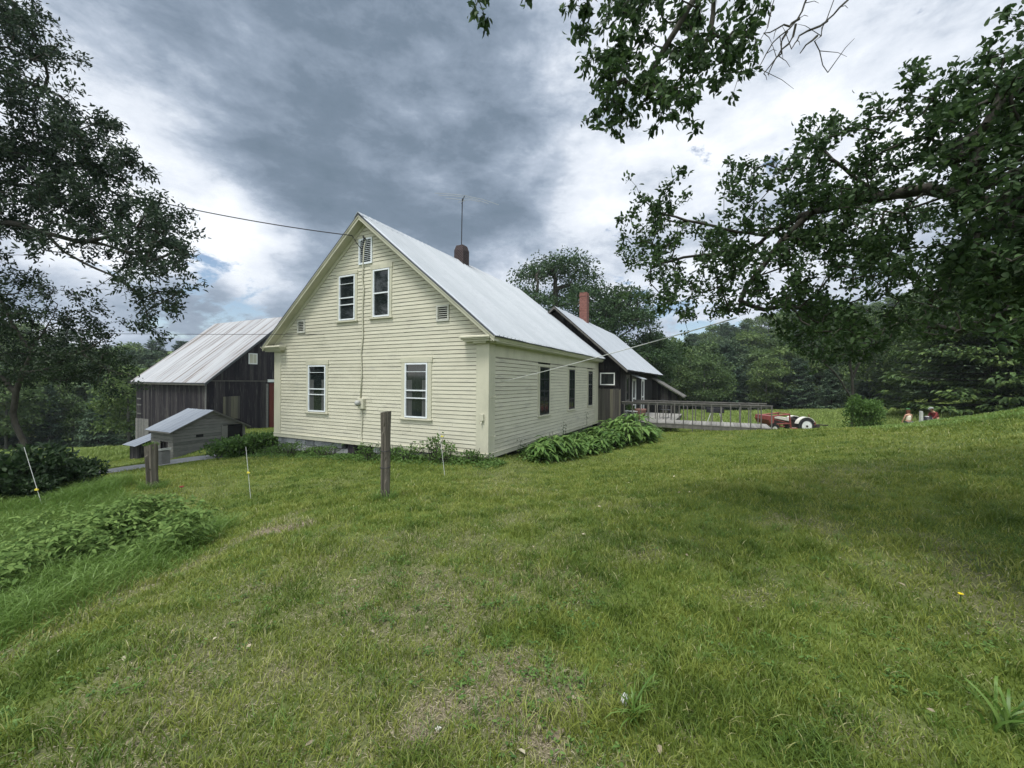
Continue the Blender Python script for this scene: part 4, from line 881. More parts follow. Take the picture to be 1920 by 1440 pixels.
crown = [(1160, 395), (1225, 328), (1290, 350), (1345, 380), (1400, 290), (1480, 290), (1545, 205), (1600, 230), (1650, 200), (1690, 130), (1720, 200), (1770, 180), (1810, 120), (1900, 90), (2000, 30), (2300, -40), (2350, 600),
         (2000, 640), (1900, 600), (1800, 560), (1720, 570), (1640, 650), (1560, 660), (1470, 640), (1440, 590), (1420, 520), (1380, 560), (1340, 620), (1250, 620), (1180, 610), (1150, 560), (1210, 520), (1165, 450)]
gaps = [[(1395, 575), (1440, 560), (1470, 620), (1425, 640), (1385, 640)], [(1420, 505), (1500, 480), (1520, 505), (1450, 545)], [(1720, 372), (1850, 388), (1850, 408), (1730, 392)]]
dep = lambda a, b, r: float(np.interp(a, [1150, 1550, 1920, 2300], [4.9, 4.2, 3.0, 2.3])) + r.uniform(-.7, .8)
T = poly_targets(crown, 1500, dep, rng, gaps, (5, .13))
dep2 = lambda a, b, r: float(np.interp(a, [1200, 1900, 2300], [5.8, 5.2, 4.4])) + r.uniform(-.6, 1.2)
T += poly_targets([(1480, 380), (2300, 200), (2300, 660), (1900, 620), (1700, 640), (1600, 690), (1480, 660), (1460, 560)], 760, dep2, rng)
X, par, R, tips = grow(limbs, T, .12, .16, .05, rng, .0021, .52)
wood('trunk', X, par, R, m_bark, apl, 6, .16)
foliage_on(tips, X, 32, .035, .058, .034, 'crown', m_apple, apl, rng, frac=.95, upward=.25, flat=.55)
# the part hanging down from the overhead limb
hang = [(1090, -60), (1425, -60), (1405, 85), (1372, 190), (1327, 180), (1258, 262), (1220, 258), (1195, 175), (1166, 245), (1130, 185), (1088, 232), (1104, 160), (1128, 80), (1090, 50)]
T2 = poly_targets(hang, 300, lambda a, b, r: 2.8 + r.uniform(-.35, .45), rng, (), (4, .07))
T2 += poly_targets([(880, -80), (940, -80), (930, 10), (905, 50), (878, 30)], 16, lambda a, b, r: 2.6 + r.uniform(-.1, .1), rng) + poly_targets([(985, -60), (1005, -60), (1000, 5), (990, 5)], 4, lambda a, b, r: 2.6, rng) + poly_targets([(1060, -60), (1085, -60), (1080, 0), (1070, 0)], 4, lambda a, b, r: 2.6, rng)
T2 += [at(2000 + 300 * q[0], -200 - 400 * q[1], 2.5) * [1, .6, 1] + [0, -.5, 0] for q in rng.random((30, 2))]
X, par, R, tips = grow([limbs[8]] + limbs[9:], T2, .10, .16, -.03, rng, .0018, .5)
wood('overhead_limb', X, par, R, m_bark, apl, 6, .09)
foliage_on(tips, X, 17, .02, .055, .030, 'hanging_leaves', m_apple, apl, rng, frac=.85, upward=-.45, flat=.3)
# bare twigs beside it
bt = [[Pm(1560, -120, 2.5), Pm(1520, -20, 2.5), Pm(1496, 40, 2.5), Pm(1450, 82, 2.5), Pm(1422, 128, 2.5)], [Pm(1496, 40, 2.5), Pm(1470, 50, 2.5), Pm(1432, 62, 2.5)], [Pm(1490, 50, 2.5), Pm(1470, 90, 2.5), Pm(1432, 138, 2.5)],
      [Pm(1475, 60, 2.5), Pm(1462, 100, 2.5), Pm(1440, 140, 2.5)], [Pm(1640, -80, 2.5), Pm(1590, 0, 2.5), Pm(1550, 40, 2.5), Pm(1530, 80, 2.5), Pm(1552, 136, 2.5)], [Pm(1550, 40, 2.5), Pm(1500, 62, 2.5), Pm(1484, 92, 2.5)], [Pm(1530, 70, 2.5), Pm(1500, 100, 2.5)]]
m = MB()
for b_ in bt:
    pts = []
    for p, q in zip(b_[:-1], b_[1:]):
        for t in (0, .33, .66): pts.append(p + (q - p) * t + rng.normal(size=3) * .008)
    pts.append(b_[-1]); m.tube([tuple(p) for p in pts], [.0075 * (1 - .75 * i / len(pts)) for i in range(len(pts))], 5)
    for p in pts[4::2]: d = rng.normal(size=3) * [.06, .03, .06]; m.tube([tuple(p), tuple(p + d), tuple(p + d * 1.5 + [0, 0, -.02])], [.003, .002, .0012], 4)
m.build('bare_twigs', m_bark, apl).data.transform(Matrix.Translation(-apl.location))

# row of small boards hung below the limb
hb = empty('hanging_slat_row', Pm(1835, 512, 5.2), 0, label='row of small wooden slats strung on a cord under the apple tree', cat='slat row')
hp = np.array(Pm(1835, 512, 5.2)); A = Pm(1778, 512, 5.2) - hp; Bq = Pm(1892, 492, 5.2) - hp; m = MB()
m.tube([tuple(A * 1.3 + [0, 0, .05]), tuple(A), tuple((A + Bq) / 2 - [0, 0, .02]), tuple(Bq), tuple(Bq * 1.3 + [0, 0, .05])], .004); m.build('cord', m_iron, hb)
for i in range(14):
    p = A + (Bq - A) * (i + .5) / 14 + [0, 0, -.02 * math.sin(i / 13 * 3.14)]; hh = .075 + .012 * random.random()
    b_ = MB(); tl = random.uniform(-.012, .012); b_.hexa([(p[0] - .017 + tl, p[1], p[2] - hh), (p[0] + .017 + tl, p[1], p[2] - hh), (p[0] + .017 + tl, p[1] + .012, p[2] - hh), (p[0] - .017 + tl, p[1] + .012, p[2] - hh),
                         (p[0] - .017, p[1], p[2] + hh * .8), (p[0] + .017, p[1], p[2] + hh * .8), (p[0] + .017, p[1] + .012, p[2] + hh * .8), (p[0] - .017, p[1] + .012, p[2] + hh * .8)]); b_.build('slat', m_post, hb)

# big oak on the left
rng = np.random.default_rng(5)
OB = np.array([-21.5, 12.5, tz1(-21.5, 12.5)])
oak = empty('oak_tree', OB, 0, label='tall dark oak spreading in from the upper left corner', cat='tree')
def lp(*a): return [Pm(*q) for q in a]
limbs = [[OB - [0, 0, .4], OB + [.1, 0, 2.5], OB + [.4, .1, 5], Pm(-300, 420, 12.4), Pm(-120, 405, 12.2), Pm(20, 418, 12), Pm(90, 440, 12), Pm(165, 452, 12), Pm(230, 440, 11.9), Pm(290, 450, 11.8)],
         lp((90, 440, 12), (120, 470, 12), (160, 492, 12), (210, 515, 12), (245, 540, 12), (262, 562, 12)),
         lp((165, 452, 12), (230, 470, 12.2), (290, 490, 12.3), (330, 470, 12.3)),
         [OB + [.4, .1, 5], OB + [1.0, 0, 8], Pm(-100, 250, 12.6), Pm(0, 270, 12.4), Pm(120, 300, 12.2), Pm(210, 330, 12)],
         [OB + [1.0, 0, 8], OB + [1.5, 0, 11], Pm(-90, 120, 12.5), Pm(20, 140, 12.4), Pm(110, 180, 12.2)], [OB + [1.5, 0, 11], OB + [1.8, 0, 14], Pm(-60, -60, 12.6), Pm(30, 10, 12.5)],
         lp((-120, 405, 12.2), (-40, 330, 12.8), (60, 350, 12.8), (130, 380, 12.8))]
oakp = [(-60, -140), (20, -40), (60, 0), (85, 60), (130, 90), (165, 130), (160, 170), (120, 190), (150, 230), (215, 250), (235, 300), (262, 345), (240, 368), (200, 360), (240, 385), (300, 402), (328, 422), (345, 462), (325, 518), (312, 565), (262, 580), (262, 560),
        (300, 530), (250, 510), (190, 480), (150, 460), (110, 462), (60, 432), (-40, 440), (-500, 470), (-600, 0), (-300, -200)]
T = poly_targets(oakp, 2000, lambda a, b, r: 12.2 + r.uniform(-1.6, 1.6), rng, [[(200, 470), (300, 500), (240, 520), (150, 470)], [(80, 195), (120, 200), (130, 240), (90, 250)]], (7, .38))
X, par, R, tips = grow(limbs, T, .38, .16, .03, rng, .007, .5)
wood('trunk', X, par, R, m_bark, oak, 6, .38)
foliage_on(tips, X, 62, .11, .14, .058, 'crown', m_oak, oak, rng, frac=.6, upward=.05, flat=.4, droop=.35)
# slender leaning tree in front of it
SB = gpt(62, 905); lt = empty('leaning_tree', SB, 0, label='slender leaning tree with a bent dark trunk at the left edge', cat='tree')
Y0 = SB[1]
limbs = [[SB - [0, 0, .2], Pm(55, 860, Y0), Pm(38, 815, Y0), Pm(22, 775, Y0), Pm(30, 735, Y0), Pm(42, 700, Y0), Pm(60, 660, Y0), Pm(90, 610, Y0), Pm(110, 570, Y0)],
         lp((42, 700, Y0), (90, 690, Y0), (150, 660, Y0), (210, 630, Y0)), lp((30, 735, Y0), (-20, 690, Y0), (-60, 640, Y0)), lp((60, 660, Y0), (20, 600, Y0), (0, 560, Y0)), lp((90, 610, Y0), (150, 590, Y0), (190, 580, Y0)),
         lp((150, 660, Y0), (190, 690, Y0), (230, 700, Y0)), lp((38, 815, Y0), (60, 790, Y0), (100, 775, Y0))]
ltp = [(-150, 505), (0, 520), (50, 508), (100, 540), (150, 548), (175, 570), (185, 605), (215, 635), (205, 655), (245, 695), (240, 745), (215, 755), (200, 700), (150, 715), (110, 760), (60, 700), (20, 720), (-60, 740), (-200, 760)]
T = poly_targets(ltp, 560, lambda a, b, r: Y0 + .3 + r.uniform(-1.2, 1.4), rng, [[(60, 715), (120, 720), (100, 760), (60, 770)]], (5, .28))
X, par, R, tips = grow(limbs, T, .25, .16, .03, rng, .0045, .47)
wood('trunk', X, par, R, m_bark, lt, 6, .075)
foliage_on(tips, X, 44, .09, .10, .05, 'crown', m_left, lt, rng, frac=.85, upward=-.05, flat=.55)

# ------------------------------------------------------------------ trees further off
def blob_tree(seed, H, R, leaf=.34, lobes=34, per=170, base=.25, mat=m_decid, squash=1.0, irr=.35, trunk_r=.22):
    r = np.random.default_rng(seed); P = []; D = []
    cz = H * (base + (1 - base) / 2); hz = H * (1 - base) / 2
    C = []
    for i in range(lobes):
        u = r.normal(size=3); u /= np.linalg.norm(u); k = r.uniform(.35, 1) ** .5
        c = np.array([u[0] * R * k * (1 - .25 * max(u[2], 0)), u[1] * R * k * (1 - .25 * max(u[2], 0)), cz + u[2] * hz * k * squash]); lr = R * r.uniform(.20, .20 + irr); C.append((c, lr))
        n = int(per * (lr / (R * .35)) ** 2); q = unit(r.normal(size=(n, 3))); q[:, 2] = np.where(q[:, 2] < -.35, -q[:, 2] * .5, q[:, 2]); rad_ = lr * r.uniform(.55, 1.12, n)[:, None]
        P.append(c + q * rad_ * [1, 1, .72]); D.append(q * .6 + r.normal(size=(n, 3)) * .6 + [0, 0, -.15])
    P = np.concatenate(P); D = np.concatenate(D); n = len(P)
    V, F, v = leaves(P, D, leaf * r.uniform(.6, 1.3, n), leaf * .62 * r.uniform(.7, 1.2, n), 'a', r, flat=.5)
    X, par, Rr, tips = grow([[np.array([0, 0, -.5]), np.array([.1, 0, H * base]), np.array([0, .1, H * .6]), np.array([0, 0, H * .85])]], [c for c, _ in C], .6, .15, .05, r, trunk_r * .14, .5)
    i = np.where(par >= 0)[0]; WV, WF = prisms(X[par[i]], X[i], np.minimum(Rr[par[i]], trunk_r), np.minimum(Rr[i], trunk_r), 5)
    return V, F, v, WV, WF
def conifer(seed, H, R, whorls=26, per=7, sprays=11, leaf=.5, bare=.08, taper=.85, droop=.25, layered=0.0, trunk_r=.16):
    r = np.random.default_rng(seed); P = []; D = []; L = []; A = []; Bq = []
    for w in range(whorls):
        t = bare + (1 - bare) * (w / whorls) ** .9; z = H * t; rad_ = R * ((1 - t) ** taper) * r.uniform(.75, 1.15) + .25
        for b in range(per):
            a = r.uniform(0, 6.283); ln = rad_ * r.uniform(.65, 1.12); dr = droop * ln * r.uniform(.6, 1.3) * (1 - t * 1.2)
            s = np.linspace(.22, 1, sprays); d = np.array([math.cos(a), math.sin(a), 0]); sd = np.array([-d[1], d[0], 0])
            pts = d * (ln * s)[:, None] + np.c_[np.zeros(sprays), np.zeros(sprays), z - dr * s ** 1.4 + .18 * ln * s ** 3]
            A.append([0, 0, z]); Bq.append(pts[-2])
            for side in (-1, 0, 1):
                k = pts + sd * side * r.uniform(.02, .12, sprays)[:, None] * ln + r.normal(size=(sprays, 3)) * [.06, .06, .05 * (1 - layered) + .02]
                P.append(k); D.append(d * .75 + sd * side * r.uniform(.5, .95) + r.normal(size=(sprays, 3)) * .22 + [0, 0, -.10]); L.append(leaf * (.55 + .5 * (1 - t)) * r.uniform(.7, 1.25, sprays))
    P = np.concatenate(P); D = np.concatenate(D); L = np.concatenate(L)
    V, F, v = leaves(P, D, L, L * .42, 'a', r, flat=.85, droop=.22)
    A = np.array(A); Bq = np.array(Bq); z = np.linspace(-.5, H, 9); TA = np.c_[np.zeros(8), np.zeros(8), z[:-1]]; TB = np.c_[np.zeros(8), np.zeros(8), z[1:]]
    tr = trunk_r * (1 - np.clip(z, 0, H) / H) + .02
    WV, WF = prisms(np.concatenate([TA, A]), np.concatenate([TB, Bq]), np.concatenate([tr[:-1], np.full(len(A), .03)]), np.concatenate([tr[1:], np.full(len(A), .008)]), 5)
    return V, F, v, WV, WF
def make_tree(name, data, mat, bark, loc, rz, sc, label, cat='tree', group=None):
    V, F, v, WV, WF = data; e_ = empty(name, loc, rz, label=label, cat=cat, group=group); e_.scale = sc
    nmesh('trunk', WV, WF, bark, e_, smooth=True); nmesh('crown', V, F, mat, e_, v); return e_
def dup(root, loc, rz, sc, label=None):
    r = root.copy(); COL.objects.link(r); r.location = loc; r.rotation_euler = (0, 0, rz); r.scale = sc
    if label: r['label'] = label
    for c_ in root.children: d_ = c_.copy(); COL.objects.link(d_); d_.parent = r
    return r
def spot(px, Y): x = (px - 960) / 760 * Y; return (x, Y, tz1(x, Y) - .1)
KINDS = {
    'pine': [('pine_tree', conifer(s, 12, 3.8, 26, 9, 13, .60, .06, .48, .10), m_conif, m_bark_grey) for s in (1, 2, 3)],
    'spruce': [('spruce_tree', conifer(s, 12, 3.0, 34, 9, 10, .5, .03, .9, .30), m_conif, m_bark) for s in (4, 5)],
    'broad': [('broadleaf_tree', blob_tree(s, 10, 3.4, .40, 30, 150, .12), m_decid, m_bark_grey) for s in (6, 7, 8)]}
LABS = {'pine': 'blue green pine beyond the meadow, ', 'spruce': 'pointed dark spruce beyond the meadow, ', 'broad': 'rounded broadleaf tree beyond the meadow, '}
ROWS = {60: 'lowest, just right of the dark wing', 66: 'in the front row at the grass', 74: 'in the second row', 86: 'in the third row, halfway up', 100: 'in the fourth row', 120: 'near the top of the hill', 145: 'on the skyline',
        46: 'lowest row', 54: 'second row', 66.5: 'third row', 84: 'fourth row', 110: 'on the skyline'}
first = {}
def forest_tree(kind, px, Y, hgt, labs=LABS, group='trees of the forest beyond the meadow', where=''):
    var = random.randrange(len(KINDS[kind])); key = (kind, var); nm, data, mt_, bk = KINDS[kind][var]; Hb = 10 if kind == 'broad' else 12
    labs = {k_: v_ + where for k_, v_ in labs.items()}
    s = hgt / Hb; sc = (s * random.uniform(.85, 1.15),) * 2 + (s,); loc = spot(px, Y); rz = random.uniform(0, 6.28)
    if key not in first: first[key] = make_tree(nm, data, mt_, bk, loc, rz, sc, labs[kind], group=group); return first[key]
    t_ = dup(first[key], loc, rz, sc, labs[kind]); t_['group'] = group; return t_
rf_ = random.Random(12); random.seed(12)
for (Y, x0, x1, step, hmin, hmax, mix) in ((60, 1215, 1330, 40, 5, 8, 'bbp'), (66, 1205, 1720, 33, 7, 11.5, 'bbpsbp'), (74, 1190, 1780, 34, 9, 13, 'pbpsp'), (86, 1180, 1840, 34, 10, 14.5, 'ppsbp'), (100, 1180, 1900, 34, 11, 15, 'pbbsp'), (120, 1180, 1950, 34, 12, 15, 'pbb'), (145, 1200, 2000, 32, 13, 15.5, 'pbb')):
    px = x0 + random.uniform(0, step)
    while px < x1:
        k = {'b': 'broad', 'p': 'pine', 's': 'spruce'}[random.choice(mix)]
        forest_tree(k, px, Y + random.uniform(-4, 4), random.uniform(hmin, hmax) * (.8 if px < 1260 else 1), where=ROWS[Y] + (', left part' if px < 1420 else ', middle part' if px < 1640 else ', right part')); px += step * random.uniform(.65, 1.35)
LABL = {'pine': 'dark pine in the wood left of the barn, ', 'spruce': 'dark spruce in the wood left of the barn, ', 'broad': 'dark broadleaf tree in the wood left of the barn, '}
for (Y, x0, x1, step, hmin, hmax, mix) in ((46, -140, 250, 45, 6, 9, 'bbs'), (54, -160, 300, 42, 8, 11.5, 'bbps'), (66.5, -160, 330, 42, 10, 14, 'bps'), (84, -150, 350, 40, 12, 16, 'bpp'), (110, -150, 380, 38, 13, 17, 'bpp')):
    px = x0 + random.uniform(0, step)
    while px < x1:
        k = {'b': 'broad', 'p': 'pine', 's': 'spruce'}[random.choice(mix)]
        forest_tree(k, px, Y + random.uniform(-3, 3), random.uniform(hmin, hmax), LABL, 'trees of the wood on the left', ROWS[Y]); px += step * random.uniform(.65, 1.35)
# mid distance trees to the right of the meadow
for (px, Y, hgt, kind, lab) in ((1690, 52, 12, 'broad', 'broad green tree standing right of the meadow behind the seated people'), (1745, 46, 12, 'broad', 'green tree between the meadow and the big spruce'), (1650, 58, 13, 'pine', 'tall pine at the right end of the meadow'), (1560, 58, 8, 'spruce', 'young spruce on the meadow edge left of the small tree'),
                                (1790, 44, 14, 'pine', 'pine rising behind the big spruce boughs'), (1880, 42, 15, 'pine', 'pine above the right end of the lawn'), (1960, 40, 15, 'pine', 'pine at the far right behind the apple tree')):
    t_ = forest_tree(kind, px, Y, hgt, {kind: lab}, 'trees at the right end of the meadow')
SPR = conifer(77, 13, 6.4, 24, 13, 34, .50, .012, .62, .17, .9, .3)
s1 = make_tree('norway_spruce', SPR, m_spruce, m_bark, spot(1865, 30.5), .4, (1, 1, .92), 'big spruce with layered drooping boughs at the right edge of the lawn', group='big spruces at the right edge')
dup(s1, spot(2030, 28), 2.1, (1.1, 1.1, 1.05), 'big spruce furthest right with boughs sweeping the lawn')
# maples behind the wing
mp1 = make_tree('maple_tree', blob_tree(31, 19, 7.6, .34, 80, 420, .16, irr=.16, trunk_r=.45), m_maple, m_bark, spot(1040, 48), 0, (1, 1, .98), 'large dark maple rising behind the roofs, taller of the pair', group='maples behind the wing')
mp2 = make_tree('maple_tree', blob_tree(32, 17, 6.3, .34, 70, 400, .14, irr=.16, trunk_r=.4), m_maple, m_bark, spot(1150, 51), 0, (1, 1, .92), 'dark maple behind the red brick chimney, lower of the pair', group='maples behind the wing')
make_tree('maple_tree', blob_tree(33, 13, 5.0, .32, 60, 420, .14, irr=.22, trunk_r=.3), m_maple, m_bark, spot(1222, 54), 0, (.8, .8, .78), 'smaller green maple right of the wing roof', group='maples behind the wing')
# small tree with bare lower branches beyond the crest
rng = np.random.default_rng(9); q0 = np.array(spot(1597, 24)); Yt = 24
st_ = empty('small_tree', q0, 0, label='small grey stemmed tree with bare lower branches behind the lawn crest', cat='tree')
limbs = [[q0, Pm(1600, 760, Yt), Pm(1597, 710, Yt), Pm(1592, 670, Yt), Pm(1590, 620, Yt)], lp((1598, 750, Yt), (1570, 705, Yt), (1545, 680, Yt)), lp((1598, 740, Yt), (1625, 700, Yt), (1640, 680, Yt)), lp((1600, 755, Yt), (1585, 720, Yt), (1570, 690, Yt)), lp((1597, 710, Yt), (1615, 670, Yt), (1625, 640, Yt))]
T = poly_targets([(1480, 590), (1660, 580), (1680, 640), (1650, 680), (1620, 690), (1560, 690), (1530, 680), (1490, 650)], 240, lambda a, b, r: Yt + r.uniform(-1.8, 1.8), rng)
X, par, R, tips = grow(limbs, T, .35, .16, .03, rng, .009, .47); wood('trunk', X, par, R, m_bark, st_, 5, .075)
foliage_on(tips, X, 22, .16, .15, .085, 'crown', m_left, st_, rng, shape='a', frac=.9, upward=-.3)

def blades(x, y, z, h, w, v, rng, lean=.5, wind=(0, 0), segs=2):
    n = len(x); a = rng.uniform(0, 6.283, n); S = np.c_[np.cos(a), np.sin(a), np.zeros(n)]; b = rng.uniform(0, 6.283, n); ln = (lean * rng.random(n) ** .7)[:, None] * h[:, None]
    Dl = np.c_[np.cos(b), np.sin(b), np.zeros(n)] * ln + np.array([wind[0], wind[1], 0]) * h[:, None]; P = np.c_[x, y, z]; up = np.c_[np.zeros(n), np.zeros(n), h]
    w_ = w[:, None] / 2; rings = []
    for k in range(segs + 1):
        t_ = k / (segs + 1); c = P + up * (t_ - .25 * lean * t_ * t_) + Dl * t_ ** 1.7; ww = w_ * (1 - .45 * t_); rings += [c - S * ww, c + S * ww]
    tip = P + up * (1 - .35 * lean) + Dl; V = np.stack(rings + [tip], 1); nv = V.shape[1]; base = np.arange(n)[:, None] * nv
    Q = np.concatenate([base + [2 * k, 2 * k + 1, 2 * k + 3, 2 * k + 2] for k in range(segs)], 1).reshape(-1, 4); T_ = base + [2 * segs, 2 * segs + 1, 2 * segs + 2]
    return V.reshape(-1, 3), [Q, T_], np.concatenate([np.repeat(v, segs), v])

# ------------------------------------------------------------------ shrubs and plants
def bush_data(seed, R, H, n, leaf, aspect=.55, upward=.3):
    r = np.random.default_rng(seed); lob = 9; C = np.c_[r.normal(size=(lob, 2)) * R * .42, r.uniform(.35, .72, lob) * H]
    k = r.integers(0, lob, n); q = unit(r.normal(size=(n, 3))); q[:, 2] = np.abs(q[:, 2]) * .9 - .15
    P = C[k] + q * (R * .46) * r.uniform(.4, 1.08, n)[:, None] * [1, 1, min(1.2, .8 * H / R)]; low = r.random(n) < .3; P[low, 2] *= r.uniform(.1, .8, low.sum()); P[:, 2] = np.abs(P[:, 2])
    D = q * .7 + r.normal(size=(n, 3)) * .5 + [0, 0, upward]
    V, F, v = leaves(P, D, leaf * r.uniform(.6, 1.3, n), leaf * aspect * r.uniform(.8, 1.2, n), 'b', r, flat=.5)
    A = np.zeros((lob * 3, 3)); Bq = C[r.integers(0, lob, lob * 3)] + r.normal(size=(lob * 3, 3)) * R * .2; A[:, :2] = r.normal(size=(lob * 3, 2)) * R * .1; A[:, 2] = -.1
    Bq[:, 2] = np.abs(Bq[:, 2]) + .05
    WV, WF = prisms(A, Bq, np.full(len(A), .012), np.full(len(A), .005), 4); return V, F, v, WV, WF
def bush(name, data, mat, loc, sc, rz, label, cat='bush', group=None, lead='leaves'):
    V, F, v, WV, WF = data; e_ = empty(name, loc, rz, label=label, cat=cat, group=group); e_.scale = sc
    nmesh('stems', WV, WF, m_bark, e_); nmesh(lead, V, F, mat, e_, v); return e_
def g3(px, py): return gpt(px, py)
def gxy(x, y): return (x, y, tz1(x, y) - .03)
bd = [bush_data(s, .8, 1.0, 1500, .10) for s in (1, 2)]
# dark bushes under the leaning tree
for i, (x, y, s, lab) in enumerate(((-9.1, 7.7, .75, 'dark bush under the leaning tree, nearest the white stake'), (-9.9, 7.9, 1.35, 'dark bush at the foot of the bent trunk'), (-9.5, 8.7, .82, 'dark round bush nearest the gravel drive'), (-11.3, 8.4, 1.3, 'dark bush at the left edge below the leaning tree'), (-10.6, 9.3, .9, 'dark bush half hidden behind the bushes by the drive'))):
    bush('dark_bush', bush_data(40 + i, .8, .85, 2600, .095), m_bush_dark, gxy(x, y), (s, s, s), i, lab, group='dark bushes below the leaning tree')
# bank of leafy plants between the drive and the house
bank = []
for i, t_ in enumerate(np.linspace(0, 1, 11)):
    x = -11.2 + t_ * 2.9 + (.25 if i % 2 else -.1); y = 15.6 + .5 * math.sin(i * 2) + t_ * .9
    o = bush('bank_plant', bush_data(60 + i, .62, .75 + .35 * t_, 800, .12), m_bush, gxy(x, y), (1, 1, 1), i, 'leafy green plant in the bank between drive and house, ' + ['next to the drive', 'in the middle of the row', 'near the house corner'][min(2, i // 4)], group='leafy plants in the bank left of the house')
# creeping plants along the foundation of the gable
for i, a in enumerate((-8.6, -7.9, -7.2, -6.4, -5.7, -3.6, -3.0, -2.3, -.9, -.25)):
    p = hw(a, -.35 - .15 * (i % 3)); hgt = .42 + .2 * ((i * 7) % 3) / 2
    bush('foundation_weed', bush_data(80 + i, .42, hgt, 330, .065), m_bush, gxy(p[0], p[1]), (1, 1, .9), i, 'low weed growing against the gable foundation, ' + ('left of the cellar window' if a < -5 else 'under the right window' if a < -2 else 'at the right corner'), cat='weed', group='weeds along the gable foundation')
p = hw(-1.35, -.55); bush('young_shrub', bush_data(95, .42, .9, 170, .10, upward=.0), m_bush, gxy(p[0], p[1]), (1, 1, 1), 0, 'young open shrub with round leaves before the right gable window', cat='shrub')
# broad leaved clumps along the side wall
def broad_clump(seed, n=60, L=.42, Wd=.13, H=.9):
    r = np.random.default_rng(seed); V = []; Fq = []; vv = []; base = 0
    for i in range(n):
        a = r.uniform(0, 6.283); l = L * r.uniform(.6, 1.2); w = Wd * r.uniform(.7, 1.2); d = np.array([math.cos(a), math.sin(a), 0]); s = np.array([-d[1], d[0], 0]); z0 = r.uniform(.05, H * .75); p0 = d * r.uniform(.02, .25) + np.array([0, 0, z0])
        ks = np.linspace(0, 1, 6); el = r.uniform(.3, 1.2); pv = []
        for k in ks:
            c = p0 + d * l * (k * math.cos(el) + .35 * k * k) + np.array([0, 0, l * (k * math.sin(el) - .85 * k * k)]); ww = w * math.sin(math.pi * (.08 + .9 * k)) * .5 * (1 + .12 * math.sin(9 * k + i))
            pv += [c - s * ww + [0, 0, ww * .35], c, c + s * ww + [0, 0, ww * .35]]
        V += pv; val = r.random()
        for j in range(5):
            for q in (0, 1): Fq.append([base + j * 3 + q, base + j * 3 + q + 1, base + j * 3 + q + 4, base + j * 3 + q + 3]); vv.append(val)
        base += 18
    A = np.zeros((8, 3)); Bq = np.c_[r.normal(size=(8, 2)) * .1, r.uniform(.4, H, 8)]; WV, WF = prisms(A, Bq, np.full(8, .01), np.full(8, .005), 4)
    return np.array(V), [np.array(Fq)], np.array(vv), WV, WF
bcl = []; rng_bed = np.random.default_rng(55)
bed = ((1012, 866, .7), (1030, 862, .95), (1052, 860, 1.0), (1076, 857, .8), (1102, 852, .75), (1128, 846, .8), (1152, 840, .95), (1176, 834, 1.15), (1204, 828, 1.1),
       (1030, 850, 1.0), (1056, 845, .85), (1082, 840, .8), (1108, 836, .75), (1136, 830, 1.0), (1162, 826, 1.35), (1190, 822, 1.4), (1120, 822, .9), (1146, 818, 1.2), (1175, 818, 1.3), (1214, 821, .8))
for i, (px_, py_, s) in enumerate(bed):
    p = gpt(px_, py_); L_ = 'broad leaved green plant in the side bed, ' + ('in the clump nearest the corner' if px_ < 1070 else 'in the low middle stretch' if px_ < 1134 else 'in the tall clump before the dark wing')
    k_ = i % 4
    if i < 4: bcl.append(bush('broad_leaf_plant', broad_clump(100 + i, 120, (.42, .34, .26, .38)[i], (.15, .13, .12, .10)[i]), m_broad, gxy(p[0], p[1]), (s,) * 3, i, L_, cat='plant', group='broad leaved plants along the side wall'))
    else: dup(bcl[k_], gxy(p[0], p[1]), i * 1.3, (s * .95, s * 1.05, s * (.72 + .3 * ((i * 5) % 4) / 3)), L_)
n = 7000; px_ = rng_bed.uniform(990, 1235, n); e_ = np.interp(px_, [990, 1235], [870, 822]); P = []
for a_, b_ in zip(px_[:420], (e_ - np.abs(rng_bed.normal(size=n)) * 14)[:420]): P.append(gpt(a_, b_, 22))
P = np.repeat(np.array(P), 16, 0); P = P + rng_bed.normal(size=P.shape) * [.14, .14, 0]; P[:, 2] = tz(P[:, 0], P[:, 1]) + rng_bed.uniform(0, .28, len(P)); V, F, v = leaves(P, rng_bed.normal(size=P.shape) * [1, 1, .5] + [0, 0, .3], rng_bed.uniform(.06, .15, len(P)), rng_bed.uniform(.04, .08, len(P)), 'b', rng_bed, flat=.7)
tag(nmesh('bed_weeds', V, F, m_bush, None, v), 'low mixed weeds filling the bed along the side wall', 'weeds', kind='stuff')
for (a, v_, hh) in ((.35, 1.25, .55), (.45, 2.35, .55), (.7, 3.9, 1.1), (.9, 6.0, 1.25), (.65, 4.3, .9)):
    p = hw(a, v_); r = np.random.default_rng(int(v_ * 10)); z0 = np.array(gxy(p[0], p[1])); n = 60
    Pn = np.c_[r.normal(size=n) * .05, r.normal(size=n) * .05, r.uniform(.15, 1, n) * hh]; V, F, v = leaves(Pn, r.normal(size=(n, 3)) + [0, 0, .3], .055, .02, 'a', r)
    e_ = empty('tall_weed', z0, 0, label='thin upright weed stalk standing against the side wall of the cream house', cat='weed', group='weed stalks against the side wall'); MB().tube([(0, 0, -.05), (.02, 0, hh * .5), (-.01, .01, hh)], [.008, .006, .003], 5).build('stem', m_bush_dark, e_); nmesh('leaves', V, F, m_bush_dark, e_, v)
# shrub by the tractor and one at the house left
p = np.array(spot(1614, 19.0)); bush('round_shrub', bush_data(123, 1.15, 1.75, 5200, .12), m_bush, p, (.70, .70, 1.05), 0, 'bushy green shrub on the lawn crest right of the tractor', cat='shrub')
